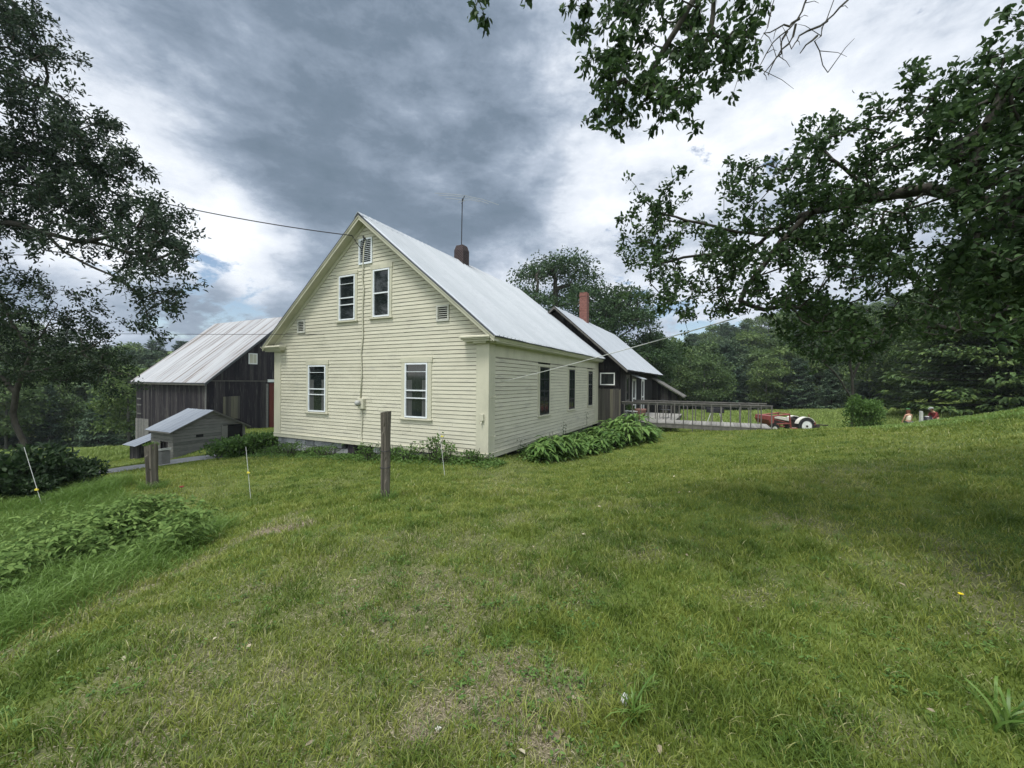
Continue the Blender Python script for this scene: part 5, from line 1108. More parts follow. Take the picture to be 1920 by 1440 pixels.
# raspberries in the left foreground
rng = np.random.default_rng(14); X_ = []; Y_ = []; dn = []
for (px_, py_, r_, n_, h_) in ((265, 1015, .50, 260, .95), (205, 1030, .48, 220, .85), (135, 1065, .5, 240, .7), (60, 1085, .5, 200, .6), (10, 1120, .4, 110, .5), (345, 1035, .28, 80, .5), (405, 1035, .24, 80, .55), (90, 1020, .45, 110, .5)):
    c = gpt(px_, py_); q = rng.normal(size=(n_, 2)) * r_ * .6; X_ += list(c[0] + q[:, 0]); Y_ += list(c[1] + q[:, 1] * 1.1); dn += list(h_ * np.exp(-.5 * (q ** 2).sum(1) / r_ ** 2))
X_, Y_, dn = np.array(X_), np.array(Y_), np.array(dn); k = (X_ < -3.6) & (vnoise(X_, Y_, .35, 51) > .3); X_, Y_, dn = X_[k], Y_[k], dn[k]; Z_ = tz(X_, Y_)
hN = .10 + .34 * dn + .20 * rng.random(len(X_)); P = []; D = []; L = []
for x, y, z, h in zip(X_, Y_, Z_, hN):
    az = rng.uniform(0, 6.28); st0 = np.array([x, y, z + h]); 
    for j in range(5):
        a = az + j * 1.2; d = np.array([math.cos(a), math.sin(a), rng.uniform(-.25, .15)]); P.append(st0 + rng.normal(size=3) * .015 - [0, 0, .0]); D.append(d); L.append(rng.uniform(.05, .095))
    for j in range(3):
        a = rng.uniform(0, 6.28); d = np.array([math.cos(a), math.sin(a), -.2]); P.append(np.array([x, y, z + h * rng.uniform(.35, .85)]) + d * .05); D.append(d); L.append(rng.uniform(.06, .1))
P = np.array(P); L = np.array(L); V, F, v = leaves(P, np.array(D), L, L * .42, 'b', rng, flat=.62, droop=.35)
v = np.clip(v * .7 + .3 * (np.random.default_rng(1).random(len(v))), 0, 1)
br = tag(nmesh('bramble_patch', V, F, m_bramble, None, v), 'pale green raspberry patch in the tall grass of the left foreground', 'plants', kind='stuff')
# a few weeds in the near lawn
for (px, py, n_, L_, W_, lab, up_) in ((1490, 1385, 9, .13, .055, 'low weed with jagged green leaves on bare soil near the bottom right', .12), (1880, 1370, 26, .34, .016, 'tuft of long arching grass in the bottom right corner', .7), (45, 1365, 12, .11, .06, 'grey green broad leaved weed in the bottom left lawn', .35), (1190, 1350, 34, .22, .011, 'bright tuft of long grass near the bottom centre', .55), (1215, 1300, 40, .15, .008, 'fine green grass tuft left of the pale stone', .6)):
    p = gpt(px, py); r = np.random.default_rng(px); a = r.uniform(0, 6.28, n_); D = np.c_[np.cos(a), np.sin(a), np.full(n_, up_)]; V, F, v = leaves(np.tile([[0, 0, .01]], (n_, 1)), D, L_ * r.uniform(.6, 1.1, n_), W_, 'b', r, flat=.9, droop=.45)
    if W_ < .03: V, F, v = blades(r.normal(size=n_) * .02, r.normal(size=n_) * .02, np.zeros(n_) - .005, L_ * r.uniform(.4, 1, n_), np.full(n_, W_), r.random(n_), r, 1.2, (-.1, 0), 5)
    e_ = empty('lawn_weed' if W_ > .03 else 'grass_tuft', p, 0, label=lab, cat='weed' if W_ > .03 else 'grass tuft'); nmesh('leaves', V, F, m_broad if W_ > .03 else m_tall, e_, v)

# ------------------------------------------------------------------ grass
def free(x, y):
    """lawn points not under the house, the drive or the far side"""
    q = np.c_[x - C0[0], y - C0[1]]; a = q @ HX[:2]; b = q @ HY[:2]
    ok = ~((a > -9.0) & (a < .03) & (b > -.02) & (b < 11.2)) & ~((a > -6) & (a < 1.2) & (b > 11) & (b < 25))
    dm = np.min(np.hypot(x[:, None] - DRIVE[None, :, 0], y[:, None] - DRIVE[None, :, 1]), 1) if len(x) < 400000 else np.full(len(x), 9.)
    return ok & (dm > 1.15)
rng = np.random.default_rng(3)
def sample(n, r0, r1, p=1.0):
    """positions in the fan in front of the camera; p shapes the fall-off with distance"""
    u = rng.random(n); r = (r0 ** (2 - p) + u * (r1 ** (2 - p) - r0 ** (2 - p))) ** (1 / (2 - p)) if abs(p - 2) > 1e-3 else r0 * (r1 / r0) ** u
    a = rng.uniform(rad(-62), rad(62), n); return r * np.sin(a), r * np.cos(a), r
xs, ys, rs_ = sample(560000, 1.0, 34, 1.55)
k = free(xs[:390000], ys[:390000]); k = np.concatenate([k, free(xs[390000:], ys[390000:])]); xs, ys, rs_ = xs[k], ys[k], rs_[k]
dr = dryness(xs, ys); k = rng.random(len(xs)) > dr * .72; xs, ys, rs_, dr = xs[k], ys[k], rs_[k], dr[k]
zs = tz(xs, ys); tuft = vnoise(xs, ys, .22, 11); pat = vnoise(xs, ys, 2.6, 12) * .6 + vnoise(xs, ys, .8, 13) * .4
hs = (.028 + .050 * tuft ** 2 * (1 - dr * .6) + .016 * rng.random(len(xs))) * (1 + .2 * pat); hs *= np.where(vnoise(xs, ys, .35, 15) > .72, 1.5, 1) * rng.choice([.7, 1, 1.35], len(xs))
ws = .0032 + .00085 * rs_; vs = np.clip(.02 + .50 * pat + .38 * (vnoise(xs, ys, .16, 17) - .3) + .30 * rng.random(len(xs)) + .45 * dr * rng.random(len(xs)) - .15 * (tuft > .7), 0, 1)
vs = np.where(rng.random(len(xs)) < .035 + .16 * dr, rng.uniform(.8, 1, len(xs)), vs)
V, F, v = blades(xs, ys, zs - .004, hs, ws, vs, rng, .9)
tag(nmesh('lawn_grass', V, F, m_blade, None, v), 'mown green lawn running from the foreground up to the house', 'grass', kind='stuff')
# flattened clippings on the worn patches
xs, ys, rs_ = sample(150000, 1.0, 11, 1.7); dr = dryness(xs, ys); k = rng.random(len(xs)) < dr * .95 + .03; xs, ys, rs_ = xs[k], ys[k], rs_[k]; zs = tz(xs, ys) + rng.uniform(.002, .014, len(xs))
n = len(xs); a = rng.uniform(0, 6.283, n); D = np.c_[np.cos(a), np.sin(a), rng.normal(size=n) * .18]; V, F, v = leaves(np.c_[xs, ys, zs], D, rng.uniform(.015, .05, n), (.0016 + .0006 * rs_), 'a', rng, flat=.9, droop=.05)
tag(nmesh('dry_clippings', V, F, m_straw, None, v), 'pale dry grass clippings scattered over the worn lawn patches', 'grass clippings', kind='stuff')
# tall unmown grass at the left
n = 95000; xs = rng.uniform(-13, -3.2, n); ys = rng.uniform(1.0, 9.0, n); edge = -3.45 - .25 * np.sin(ys * 1.3) - .12 * np.sin(ys * 4.1)
lim_ = np.interp(ys, [1, 5.0, 5.8, 6.4, 7.0, 8.5], [0, 0, .3, 1.6, 3.0, 5.0]); k = (xs < edge - lim_ + .1) & (rng.random(n) < np.clip((edge - lim_ - xs) / .25 + .15, 0, 1))
k &= rng.random(n) < np.where(xs < -9, .6, 1); xs, ys = xs[k], ys[k]; zs = tz(xs, ys); n = len(xs); ed = np.clip((-3.3 - xs) / .5, .3, 1)
hs = (.16 + .22 * vnoise(xs, ys, .6, 21) + .10 * rng.random(n)) * ed; vs = np.clip(.2 + .5 * vnoise(xs, ys, 1.1, 22) + .4 * rng.random(n), 0, 1)
V, F, v = blades(xs, ys, zs - .005, hs, np.full(n, .0065) * rng.uniform(.7, 1.4, n), vs, rng, 1.0, (.28, -.12), 4)
tag(nmesh('tall_grass', V, F, m_tall, None, v), 'long unmown grass bending over the edge of the lawn at left', 'grass', kind='stuff')
# rough grass: crest on the right, post feet, field beyond
def rough(n, x0, x1, y0, y1, h0, h1, w_, name, label, cond=None, mat=m_tall):
    xs = rng.uniform(x0, x1, n); ys = rng.uniform(y0, y1, n); k = free(xs, ys)
    if cond is not None: k &= cond(xs, ys)
    xs, ys = xs[k], ys[k]; m_ = len(xs); V, F, v = blades(xs, ys, tz(xs, ys) - .01, rng.uniform(h0, h1, m_) * (.5 + vnoise(xs, ys, 1.1, 31)), np.full(m_, w_), np.clip(.25 + .6 * vnoise(xs, ys, 2, 33) + .3 * rng.random(m_), 0, 1), rng, .8, (.1, 0), 2)
    tag(nmesh(name, V, F, mat, None, v), label, 'grass', kind='stuff')
rough(26000, 12, 24, 12, 20, .05, .16, .02, 'crest_grass', 'longer grass along the crest of the lawn at right', lambda x, y: (x > y * .85))
rough(60000, 6, 60, 30, 62, .15, .4, .06, 'meadow_grass', 'tall meadow grass in front of the forest', mat=m_meadow)
rough(26000, -34, -15, 24, 40, .15, .4, .06, 'field_grass', 'bright field grass left of the barn', lambda x, y: x < -.62 * y - 1, m_meadow)
m = []
for (c, r_, nn, hh) in ((g1, .16, 260, .2), (g2, .22, 500, .22)):
    a = rng.uniform(0, 6.28, nn); q = r_ * rng.uniform(.45, 1.3, nn); xs = c[0] + q * np.cos(a); ys = c[1] + q * np.sin(a); V, F, v = blades(xs, ys, tz(xs, ys), hh * rng.uniform(.4, 1.2, nn), np.full(nn, .006), rng.uniform(.3, 1, nn), rng, 1.0, (0, 0), 3); m.append((V, F, v))
tag(nmesh('post_grass', m[0][0], m[0][1], m_tall, None, m[0][2]), 'unmown grass around the foot of the tall fence post', 'grass', kind='stuff')
tag(nmesh('post_grass', m[1][0], m[1][1], m_tall, None, m[1][2]), 'unmown grass around the foot of the short stump post', 'grass', kind='stuff')

# low creeping weeds over the strip in front of the gable wall, and long clumps standing out of the mown lawn
n = 9000; a_ = rng.uniform(-9.4, .6, n); b_ = -np.abs(rng.normal(size=n)) * .42 - .05; xs = C0[0] + HX[0] * a_ + HY[0] * b_; ys = C0[1] + HX[1] * a_ + HY[1] * b_
zz_ = tz(xs, ys) + rng.uniform(0, .10, n) * (.4 + vnoise(xs, ys, .5, 41)); V, F, v = leaves(np.c_[xs, ys, zz_], rng.normal(size=(n, 3)) * [1, 1, .5] + [0, 0, .25], rng.uniform(.04, .10, n), rng.uniform(.025, .05, n), 'a', rng, flat=.7)
tag(nmesh('creeping_weeds', V, F, m_bush, None, v), 'low creeping weeds in the strip before the gable wall', 'weeds', kind='stuff')
nc = 900; cx_, cy_, cr_ = sample(nc, 1.3, 9, 1.3); k = free(cx_, cy_) & (cx_ > -3.3) ; cx_, cy_ = cx_[k], cy_[k]; m_ = 24; xs = np.repeat(cx_, m_) + rng.normal(size=len(cx_) * m_) * .03; ys = np.repeat(cy_, m_) + rng.normal(size=len(cx_) * m_) * .03
hc = np.repeat(rng.uniform(.05, .12, len(cx_)), m_) * rng.uniform(.6, 1.1, len(xs)); V, F, v = blades(xs, ys, tz(xs, ys) - .003, hc, np.full(len(xs), .0038), np.clip(np.repeat(rng.uniform(0, 1, len(cx_)), m_) * .7 + .3 * rng.random(len(xs)), 0, 1), rng, 1.1, (0, 0), 3)
tag(nmesh('lawn_clumps', V, F, m_tall, None, v), 'clumps of longer grass standing out of the mown lawn', 'grass', kind='stuff')

nq = 1500; cx_, cy_, cr_ = sample(nq, 1.2, 9, 1.4); k = free(cx_, cy_) & (vnoise(cx_, cy_, .6, 61) > .5) & (cx_ > -3.3); cx_, cy_ = cx_[k], cy_[k]; m_ = 9; xs = np.repeat(cx_, m_) + rng.normal(size=len(cx_) * m_) * .02; ys = np.repeat(cy_, m_) + rng.normal(size=len(cx_) * m_) * .02
a = rng.uniform(0, 6.283, len(xs)); V, F, v = leaves(np.c_[xs, ys, tz(xs, ys) + rng.uniform(.012, .04, len(xs))], np.c_[np.cos(a), np.sin(a), rng.uniform(-.1, .4, len(xs))], rng.uniform(.012, .034, len(xs)), rng.uniform(.010, .018, len(xs)), 'b', rng, flat=.85)
tag(nmesh('clover', V, F, m_broad, None, v), 'clover and small broad weeds scattered through the near lawn', 'clover', kind='stuff')
cx_, cy_, cr_ = sample(80, 1.3, 9, 1.2); k = free(cx_, cy_); cx_, cy_ = cx_[k], cy_[k]; a = rng.uniform(0, 6.283, len(cx_)); V, F, v = leaves(np.c_[cx_, cy_, tz(cx_, cy_) + .03], np.c_[np.cos(a), np.sin(a), rng.normal(size=len(a)) * .3], rng.uniform(.025, .05, len(a)), rng.uniform(.015, .03, len(a)), 'b', rng, flat=.7)
tag(nmesh('fallen_leaves', V, F, m_straw, None, v), 'small dry fallen leaves lying in the grass', 'fallen leaves', kind='stuff')

# small things lying on the lawn
def stone(px, py, s, mat, name, label, cat, flat=.5):
    p = gpt(px, py); r = np.random.default_rng(px); bm = bmesh.new(); bmesh.ops.create_icosphere(bm, subdivisions=3, radius=1)
    for vtx in bm.verts:
        c = np.array(vtx.co); f_ = 1 + .22 * math.sin(c[0] * 3 + px) * math.cos(c[1] * 4) + .12 * math.sin(c[2] * 6 + c[0] * 5); vtx.co = Vector(c * f_ * [s, s * .7, s * flat])
    me = bpy.data.meshes.new(name); bm.to_mesh(me); bm.free(); me.materials.append(mat); o = bpy.data.objects.new(name, me); o.location = p + np.array([0, 0, s * flat * .6]); o.rotation_euler = (0.3, .4, px * .1); link(o); return tag(o, label, cat)
stone(1172, 1318, .026, m_white, 'pale_stone', 'small white stone in the lawn near the bottom centre', 'stone', .9)
stone(1045, 1385, .035, m_straw, 'bark_chip', 'tan bark chip on the bare patch at the bottom centre', 'bark chip', .3)
stone(1385, 1165, .03, m_straw, 'bark_chip', 'tan bark chip in the middle of the right lawn', 'bark chip', .3)
stone(822, 1375, .014, m_cream, 'pale_stone', 'tiny cream pebble at the edge of the bare patch', 'stone', .7)
stone(478, 842, .11, m_granite, 'pale_stone', 'pale flat stone at the left foot of the house', 'stone', .4)
# red flower and yellow dandelion
def flower(px, py, h, r_, col, name, label):
    p = gpt(px, py); e_ = empty(name, p, 0, label=label, cat='flower'); MB().tube([(0, 0, 0), (.005, 0, h)], .004, 5).build('stem', m_bush, e_); n = 16; a = np.linspace(0, 6.28, n); D = np.c_[np.cos(a), np.sin(a), np.full(n, .4)]
    V, F, v = leaves(np.tile([[0.005, 0, h]], (n, 1)), D, r_, r_ * .6, 'b', np.random.default_rng(2), flat=.9, droop=-.2); nmesh('petals', V, F, M(name + '_petal', [col, tuple(c_ * 1.3 for c_ in col)], .6, translucent=.2), e_, v)
flower(340, 926, .12, .055, (.22, .012, .03), 'red_flower', 'single dark red flower on the lawn right of the stump post')
flower(1800, 1130, .05, .02, (.75, .6, .03), 'dandelion', 'yellow dandelion in the shaded lawn at right')

# ------------------------------------------------------------------ tractor with loader, seen from its left side, nose to the left
def px_local(o, Y): return lambda px, py, dy=0.0: tuple(at(px, py, Y + dy) - o)
TY = 29.0; TO = at(1508, 812, TY); TO[2] = at(1508, 813.5, TY)[2]
tr = empty('tractor', TO, 0, label='old red and cream tractor with a front loader parked beyond the lawn crest', cat='tractor')
L_ = px_local(TO, TY)
def wheel(c, r_, w_, rimr, rim_mat, depth=0.0):
    e = MB(); c = np.array(c)
    e.lathe(tuple(c), (0, 1, 0), [(0, rimr), (0, r_ * .9), (w_ * .18, r_), (w_ * .82, r_), (w_, r_ * .9), (w_, rimr)], 32)
    for i in range(22):
        a = i / 22 * 6.283; d = np.array([math.cos(a), 0, math.sin(a)]); s = np.array([-d[2], 0, d[0]]); q = c + d * r_
        e.hexa([tuple(q - s * .03 + [0, 0, 0]), tuple(q + s * .03), tuple(q + s * .10 + [0, w_ * .5, 0]), tuple(q + s * .04 + [0, w_ * .5, 0]), tuple(q - s * .03 + d * .03), tuple(q + s * .03 + d * .03), tuple(q + s * .10 + d * .03 + [0, w_ * .5, 0]), tuple(q + s * .04 + d * .03 + [0, w_ * .5, 0])])
    wo = e.build('wheel', m_rubber, tr, smooth=False)
    rm = MB(); rm.lathe(tuple(c + [0, .03, 0]), (0, 1, 0), [(-.05, rimr), (-.05, rimr * .9), (.02, rimr * .84), (.02, rimr * .72), (-.01, rimr * .6), (-.01, rimr * .25), (-.05, rimr * .2), (-.05, .01)], 28)
    rm.build('rim', rim_mat, wo, smooth=False)
    hb_ = MB(); hb_.lathe(tuple(c + [0, -.03, 0]), (0, -1, 0), [(0, rimr * .18), (.05, rimr * .14), (.05, .005)], 12); hb_.build('hub', m_grease, wo)
rc_ = L_(1508, 798.5); wheel((rc_[0], -.25, rc_[2]), .585, .30, .40, m_white); wheel((rc_[0], 1.15, rc_[2]), .585, .30, .40, m_white)
fc = L_(1451, 804); wheel((fc[0], -.1, fc[2]), .34, .16, .19, m_cream); wheel((fc[0], 1.05, fc[2]), .34, .16, .19, m_cream)
m = MB(); a0 = np.linspace(rad(25), rad(165), 12)
for i in range(11):
    f = lambda a, r_: (rc_[0] + r_ * math.cos(a), rc_[2] + r_ * math.sin(a))
    p = [f(a0[i], .62), f(a0[i + 1], .62), f(a0[i + 1], .66), f(a0[i], .66)]; m.prism(p, -.26, .1); m.prism([f(a0[i], .60), f(a0[i + 1], .60), f(a0[i + 1], .66), f(a0[i], .66)], 1.0, 1.3)
m.build('fender', m_cream, tr)
hd0, hd1 = L_(1447, 782), L_(1484, 788)
m = MB(); m.prism([(hd0[0], hd0[2] - .05), (hd1[0], hd1[2] - .10), (hd1[0], hd1[2] + .16), (hd0[0] + .1, hd0[2] + .1), (hd0[0], hd0[2] + .04)], .25, .75); m.build('hood', m_cream, tr, bevel=.03)
m = MB(); m.box(hd0[0] + .05, hd1[0] + .5, .33, .67, hd0[2] - .55, hd0[2] - .06); m.box(hd1[0], rc_[0] + .3, .3, .7, rc_[2] - .15, rc_[2] + .25); m.tube([(hd1[0] - .2, .3, hd0[2] - .1), (hd1[0] + .9, .28, hd0[2] - .3)], .03); m.build('engine', m_grease, tr)
m = MB(); g0 = L_(1446, 785); m.box(g0[0] - .1, g0[0] + .12, .22, .78, g0[2] - .5, g0[2] + .05); m.build('grille', m_red, tr, bevel=.03)
m = MB()
for yy in (-.12, 1.1):
    q = lambda a, b: (L_(a, b)[0], yy, L_(a, b)[2])
    m.tube([q(1438, 781), q(1478, 776.5)], .055, 4); m.tube([q(1478, 775), q(1481, 803)], .06, 4); m.tube([q(1479, 794), q(1450, 786)], .03, 5); m.tube([q(1454, 795), q(1479, 794)], .04, 4); m.tube([q(1481, 803), q(1493, 803)], .05, 4)
m.tube([(L_(1478, 776)[0], -.12, L_(1478, 776)[2]), (L_(1478, 776)[0], 1.1, L_(1478, 776)[2])], .03); m.build('loader_arms', m_red, tr)
m = MB(); q = L_(1441, 784); m.prism([(q[0] - .18, q[2] + .18), (q[0] + .22, q[2] + .20), (q[0] + .18, q[2] - .30), (q[0] - .05, q[2] - .42), (q[0] - .22, q[2] - .1)], -.35, 1.3); m.build('loader_bucket', m_red, tr, bevel=.02)
m = MB(); q = L_(1487, 786); m.tube([(q[0] - .15, .5, q[2] - .2), (q[0], .5, q[2])], .015); m.lathe((q[0], .5, q[2]), (.5, 0, .9), [(0, .2), (.015, .21), (.03, .2)], 18); m.build('steering_wheel', m_iron, tr)
m = MB(); q = L_(1503, 789); m.box(q[0] - .2, q[0] + .2, .28, .72, q[2], q[2] + .05); m.prism([(q[0] + .16, q[2]), (q[0] + .22, q[2]), (q[0] + .26, q[2] + .22), (q[0] + .22, q[2] + .22)], .28, .72); m.build('seat', m_iron, tr, bevel=.02)
m = MB(); q = L_(1529, 795); m.box(q[0] - .18, q[0] + .18, .2, .8, q[2] - .12, q[2] + .16); m.tube([(q[0] - .05, .5, q[2] + .1), (L_(1526, 778)[0], .5, L_(1526, 778)[2])], .03); m.build('rear_hitch', m_red, tr, bevel=.02)
m = MB(); m.tube([(L_(1532, 797)[0], .5, L_(1532, 797)[2]), (L_(1562, 799)[0], .5, L_(1562, 799)[2])], .045, 5); m.box(L_(1532, 800)[0], L_(1543, 800)[0], .3, .7, L_(1532, 803)[2], L_(1532, 797)[2]); m.build('mower_bar', m_grease, tr)

# ------------------------------------------------------------------ people
m_skin = M('skin', [(0.42, 0.23, 0.16), (0.52, 0.31, 0.22)], .6); m_hair = M('brown_hair', [(0.09, 0.035, 0.02), (0.17, 0.07, 0.04)], .6, 20)
m_ltop = M('cream_top', [(0.72, 0.66, 0.52), (0.8, 0.75, 0.62)], .8); m_short = M('grey_shorts', [(0.07, 0.075, 0.08), (0.12, 0.125, 0.13)], .9)
m_plaid = M('red_plaid_shirt', [(0.08, 0.02, 0.02), (0.22, 0.03, 0.03)], .9, 25); m_jean = M('grey_trousers', [(0.14, 0.15, 0.15), (0.22, 0.23, 0.22)], .9); m_cap = M('grey_cap', [(0.20, 0.22, 0.20), (0.3, 0.32, 0.3)], .9)
m_capg = M('green_cap', [(0.03, 0.09, 0.03), (0.05, 0.13, 0.05)], .9); m_bag = M('black_sack', [(0.008, 0.008, 0.012), (0.02, 0.02, 0.025)], .5)
def skin_obj(name, joints, edges, mat, parent, root=0, sub=1):
    me = bpy.data.meshes.new(name); me.from_pydata([j[:3] for j in joints], edges, []); o = bpy.data.objects.new(name, me); link(o, parent); me.materials.append(mat)
    sk = o.modifiers.new('skin', 'SKIN'); lay = me.skin_vertices[0] if me.skin_vertices else None
    if lay is None:
        bm = bmesh.new(); bm.from_mesh(me); bm.verts.layers.skin.verify(); bm.to_mesh(me); bm.free(); lay = me.skin_vertices[0]
    for i, j in enumerate(joints): lay.data[i].radius = (j[3], j[3] if len(j) < 5 else j[4]); lay.data[i].use_root = (i == root)
    o.modifiers.new('sub', 'SUBSURF').levels = sub; o.modifiers['sub'].render_levels = sub + 1; return o
def head_bits(parent, c, face, hair_len, hm, cap):
    """nose, hair and cap round a head of radius .1 at c looking along face"""
    c = np.array(c); f = np.array(face); f = f / np.linalg.norm(f)
    bm = bmesh.new(); bmesh.ops.create_icosphere(bm, subdivisions=3, radius=.118)
    for vt in bm.verts:
        q = np.array(vt.co)
        if q @ f > .045 and q[2] < .05: vt.co = Vector(q * .78)
        if q[2] < -.03 and q @ f < .03 and hair_len: vt.co = Vector([q[0] * 1.1, q[1] * 1.1, q[2] - hair_len * min(1, (-.03 - q[2]) / .08)])
    me = bpy.data.meshes.new('hair'); bm.to_mesh(me); bm.free(); me.materials.append(hm); me.polygons.foreach_set('use_smooth', np.ones(len(me.polygons), bool)); o = bpy.data.objects.new('hair', me); o.location = c + [0, 0, .015]; link(o, parent)
    b = MB(); b.lathe(tuple(c + [0, 0, .05]), (0, 0, 1), [(0, .126), (.05, .118), (.085, .07), (.095, .005)], 18)
    s = np.cross(f, [0, 0, 1]); p = c + f * .10 + [0, 0, .055]; b.hexa([tuple(p - s * .08), tuple(p + s * .08), tuple(p + s * .06 + f * .09), tuple(p - s * .06 + f * .09), tuple(p - s * .08 + [0, 0, .012]), tuple(p + s * .08 + [0, 0, .012]), tuple(p + s * .06 + f * .09 + [0, 0, .008]), tuple(p - s * .06 + f * .09 + [0, 0, .008])])
    b.build('cap', cap, parent, smooth=False)
def fingers(parent_joints, parent_edges, hand_i, base, d, side):
    """five short chains from a hand"""
    d = np.array(d) / np.linalg.norm(d); s = np.array(side)
    for k, (off, ln) in enumerate(((-.03, .065), (-.01, .08), (.012, .085), (.032, .07))):
        p1 = np.array(base) + s * off + d * .05; p2 = p1 + d * ln * .6 + [0, 0, -.012]; i = len(parent_joints); parent_joints.append((*p1, .009)); parent_joints.append((*p2, .007)); parent_edges += [(hand_i, i), (i, i + 1)]
    p1 = np.array(base) - s * .045 + d * .01; i = len(parent_joints); parent_joints.append((*p1, .011)); parent_joints.append((*(p1 + d * .035 - s * .01), .008)); parent_edges += [(hand_i, i), (i, i + 1)]
# woman kneeling with her back to us
PY = 26.2; wo0 = at(1703, 791, PY); wo0[2] = wo0[2]
gzw = tz1(wo0[0], wo0[1]); base = np.array([wo0[0], wo0[1], gzw]); H0 = at(1702, 790.5, PY)[2] - gzw      # height of her hips above the ground
wm = empty('person', base, 0, label='person with long brown hair and a cream top seen from behind', cat='person', group='people at work on the slope')
hip = H0 + .02
J = [(0, 0, hip, .15, .12), (0, -.02, hip + .18, .12, .09), (0, -.03, hip + .36, .15, .10), (0, -.02, hip + .47, .06), (0, .0, hip + .56, .05), (0, .03, hip + .66, .095), (0, .03, hip + .74, .085),
     (-.19, -.02, hip + .42, .05), (-.25, .03, hip + .18, .038), (-.27, .12, hip - .03, .028), (.19, -.02, hip + .42, .05), (.25, .03, hip + .18, .038), (.27, .12, hip - .03, .028),
     (-.10, .02, hip - .08, .10), (-.13, .12, hip * .5, .075), (-.14, .05, .08, .05), (-.14, .17, .03, .035), (.10, .02, hip - .08, .10), (.13, .12, hip * .5, .075), (.14, .05, .08, .05), (.14, .17, .03, .035)]
E_ = [(0, 1), (1, 2), (2, 3), (3, 4), (4, 5), (5, 6), (2, 7), (7, 8), (8, 9), (2, 10), (10, 11), (11, 12), (0, 13), (13, 14), (14, 15), (15, 16), (0, 17), (17, 18), (18, 19), (19, 20)]
fingers(J, E_, 9, J[9][:3], (0, .3, -1), (0, 1, 0)); fingers(J, E_, 12, J[12][:3], (0, .3, -1), (0, 1, 0))
skin_obj('body', J, E_, m_skin, wm)
skin_obj('cream_top', [(0, 0, hip + .02, .165, .135), (0, -.02, hip + .18, .14, .105), (0, -.03, hip + .34, .165, .115), (0, -.02, hip + .42, .08, .07)], [(0, 1), (1, 2), (2, 3)], m_ltop, wm)
skin_obj('shorts', [(0, 0, hip + .0, .165, .14), (-.10, .02, hip - .08, .115), (-.12, .08, hip - .28, .10), (.10, .02, hip - .08, .115), (.12, .08, hip - .28, .10)], [(0, 1), (1, 2), (0, 3), (3, 4)], m_short, wm)
skin_obj('shoes', [(-.14, .05, .06, .055), (-.14, .2, .04, .045), (.14, .05, .06, .055), (.14, .2, .04, .045)], [(0, 1), (2, 3)], m_grease, wm)
head_bits(wm, (0, .03, hip + .71), (0, 1, 0), .30, m_hair, m_capg)
# crouching man in red, facing left
PY = 26.0; mn0 = at(1752, 790, PY); gzm = tz1(mn0[0], mn0[1]); basem = np.array([mn0[0], mn0[1], gzm]); lift = max(at(1750, 790, PY)[2] - gzm - .28, 0)
mn = empty('person', basem, 0, label='crouching person in a red plaid shirt and cap leaning over a black sack', cat='person', group='people at work on the slope')
h = lift
J = [(.10, 0, h + .36, .16), (.06, 0, h + .55, .15), (-.02, 0, h + .78, .17), (-.10, 0, h + .90, .065), (-.15, 0, h + .97, .055), (-.22, 0, h + 1.03, .10), (-.23, 0, h + 1.11, .085),
     (-.06, -.18, h + .82, .06), (-.16, -.22, h + .58, .048), (-.36, -.14, h + .42, .034), (-.06, .18, h + .82, .06), (-.18, .2, h + .58, .048), (-.38, .1, h + .42, .034),
     (.05, -.12, h + .30, .11), (-.24, -.16, h * .75 + .36, .085), (-.10, -.16, .10, .055), (-.26, -.16, .04, .04), (.05, .12, h + .30, .11), (-.24, .16, h * .75 + .36, .085), (-.10, .16, .10, .055), (-.26, .16, .04, .04)]
E2 = list(E_[:20]); fingers(J, E2, 9, J[9][:3], (-1, .2, -.4), (0, 1, 0)); fingers(J, E2, 12, J[12][:3], (-1, -.2, -.4), (0, 1, 0))
skin_obj('body', J, E2, m_skin, mn)
skin_obj('plaid_shirt', [(.09, 0, h + .38, .175), (.05, 0, h + .56, .17), (-.02, 0, h + .78, .185), (-.09, 0, h + .87, .08), (-.06, -.19, h + .82, .075), (-.16, -.22, h + .58, .06), (-.29, -.17, h + .47, .045), (-.06, .19, h + .82, .075), (-.18, .2, h + .58, .06), (-.30, .14, h + .47, .045)],
         [(0, 1), (1, 2), (2, 3), (2, 4), (4, 5), (5, 6), (2, 7), (7, 8), (8, 9)], m_plaid, mn)
skin_obj('trousers', [(.10, 0, h + .34, .17), (.05, -.12, h + .30, .125), (-.24, -.16, h * .75 + .36, .10), (-.10, -.16, .14, .07), (.05, .12, h + .30, .125), (-.24, .16, h * .75 + .36, .10), (-.10, .16, .14, .07)], [(0, 1), (1, 2), (2, 3), (0, 4), (4, 5), (5, 6)], m_jean, mn)
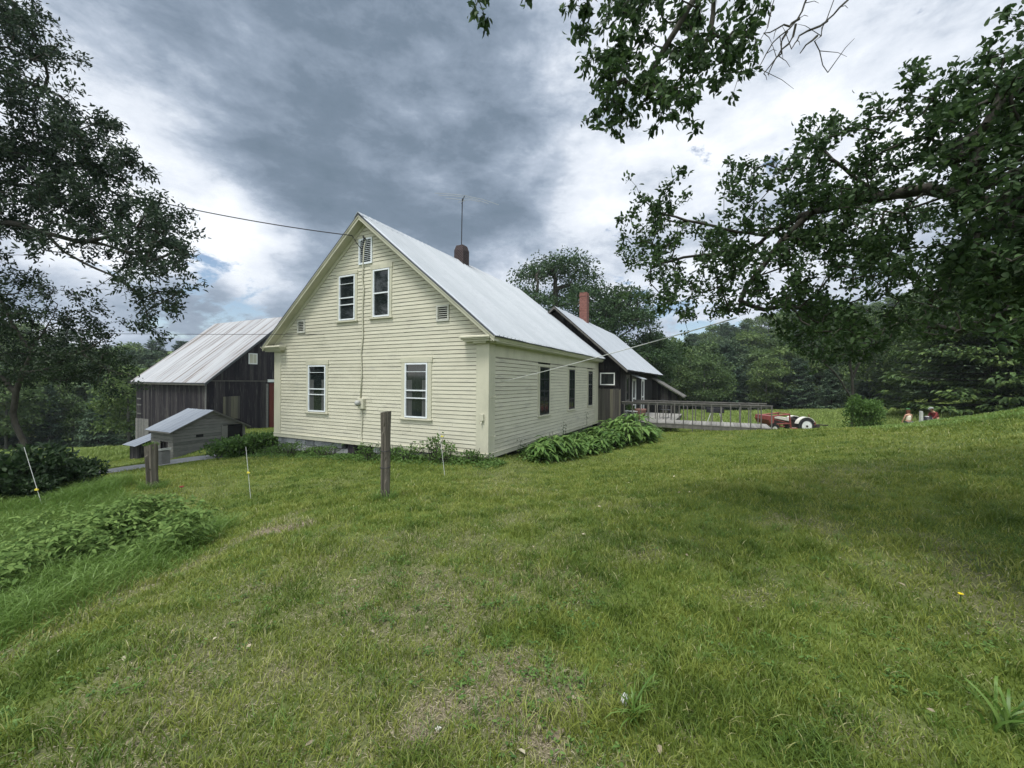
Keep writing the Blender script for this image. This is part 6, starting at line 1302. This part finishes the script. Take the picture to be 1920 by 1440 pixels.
skin_obj('shoes', [(-.08, -.16, .06, .06), (-.28, -.16, .04, .05), (-.08, .16, .06, .06), (-.28, .16, .04, .05)], [(0, 1), (2, 3)], m_grease, mn)
head_bits(mn, (-.22, 0, h + 1.06), (-.95, -.1, -.3), 0, m_hair, m_cap)
sk0 = at(1740, 783, PY - .1); zb = tz1(sk0[0], sk0[1]); s_h = sk0[2] - zb
ba = MB(); ba.lathe((0, 0, -.0), (0, 0, 1), [(0, .18), (.1, .24), (s_h * .7, .22), (s_h + .06, .20), (s_h + .05, .16)], 16)
bag = empty('black_sack', (sk0[0], sk0[1], zb), 0, label='black open sack standing before the crouching person in red', cat='sack'); ba.build('sack_cloth', m_bag, bag, smooth=True)
MB().box(-.16, .02, -.06, .06, s_h + .04, s_h + .09).build('white_bundle', m_white, bag, bevel=.01)
p0 = at(1727, 792, 25.4); zz = tz1(p0[0], p0[1]); gp = empty('granite_post', (p0[0], p0[1], zz), 0, label='pale upright granite post between the two people on the slope', cat='post')
tp = at(1726, 770.5, 25.4)[2] - zz
b = MB(); b.hexa([(-.09, -.08, -.1), (.09, -.08, -.1), (.08, .08, -.1), (-.09, .08, -.1), (-.075, -.07, tp), (.07, -.06, tp - .03), (.06, .07, tp - .02), (-.07, .06, tp)]); b.build('post_stone', m_granite, gp, bevel=.015)

# ------------------------------------------------------------------ thin haze volume added to lighten the wooded hill
hm = bpy.data.materials.new('added_haze'); hm.use_nodes = True; hm.node_tree.nodes.clear()
ho_ = hm.node_tree.nodes.new('ShaderNodeOutputMaterial'); hv = hm.node_tree.nodes.new('ShaderNodeVolumePrincipled'); hv.inputs['Density'].default_value = 0.0003; hv.inputs['Color'].default_value = (0.86, 0.93, 1.0, 1); hm.node_tree.links.new(hv.outputs[0], ho_.inputs['Volume'])
zlo = float(gz.min()) - 1; zhi = float(gz.max()) + 24
hz = MB().box(-470, 470, -470, 470, zlo, zhi).build('haze', hm); tag(hz, 'thin moist haze that pales the wooded hill', 'haze', kind='stuff')
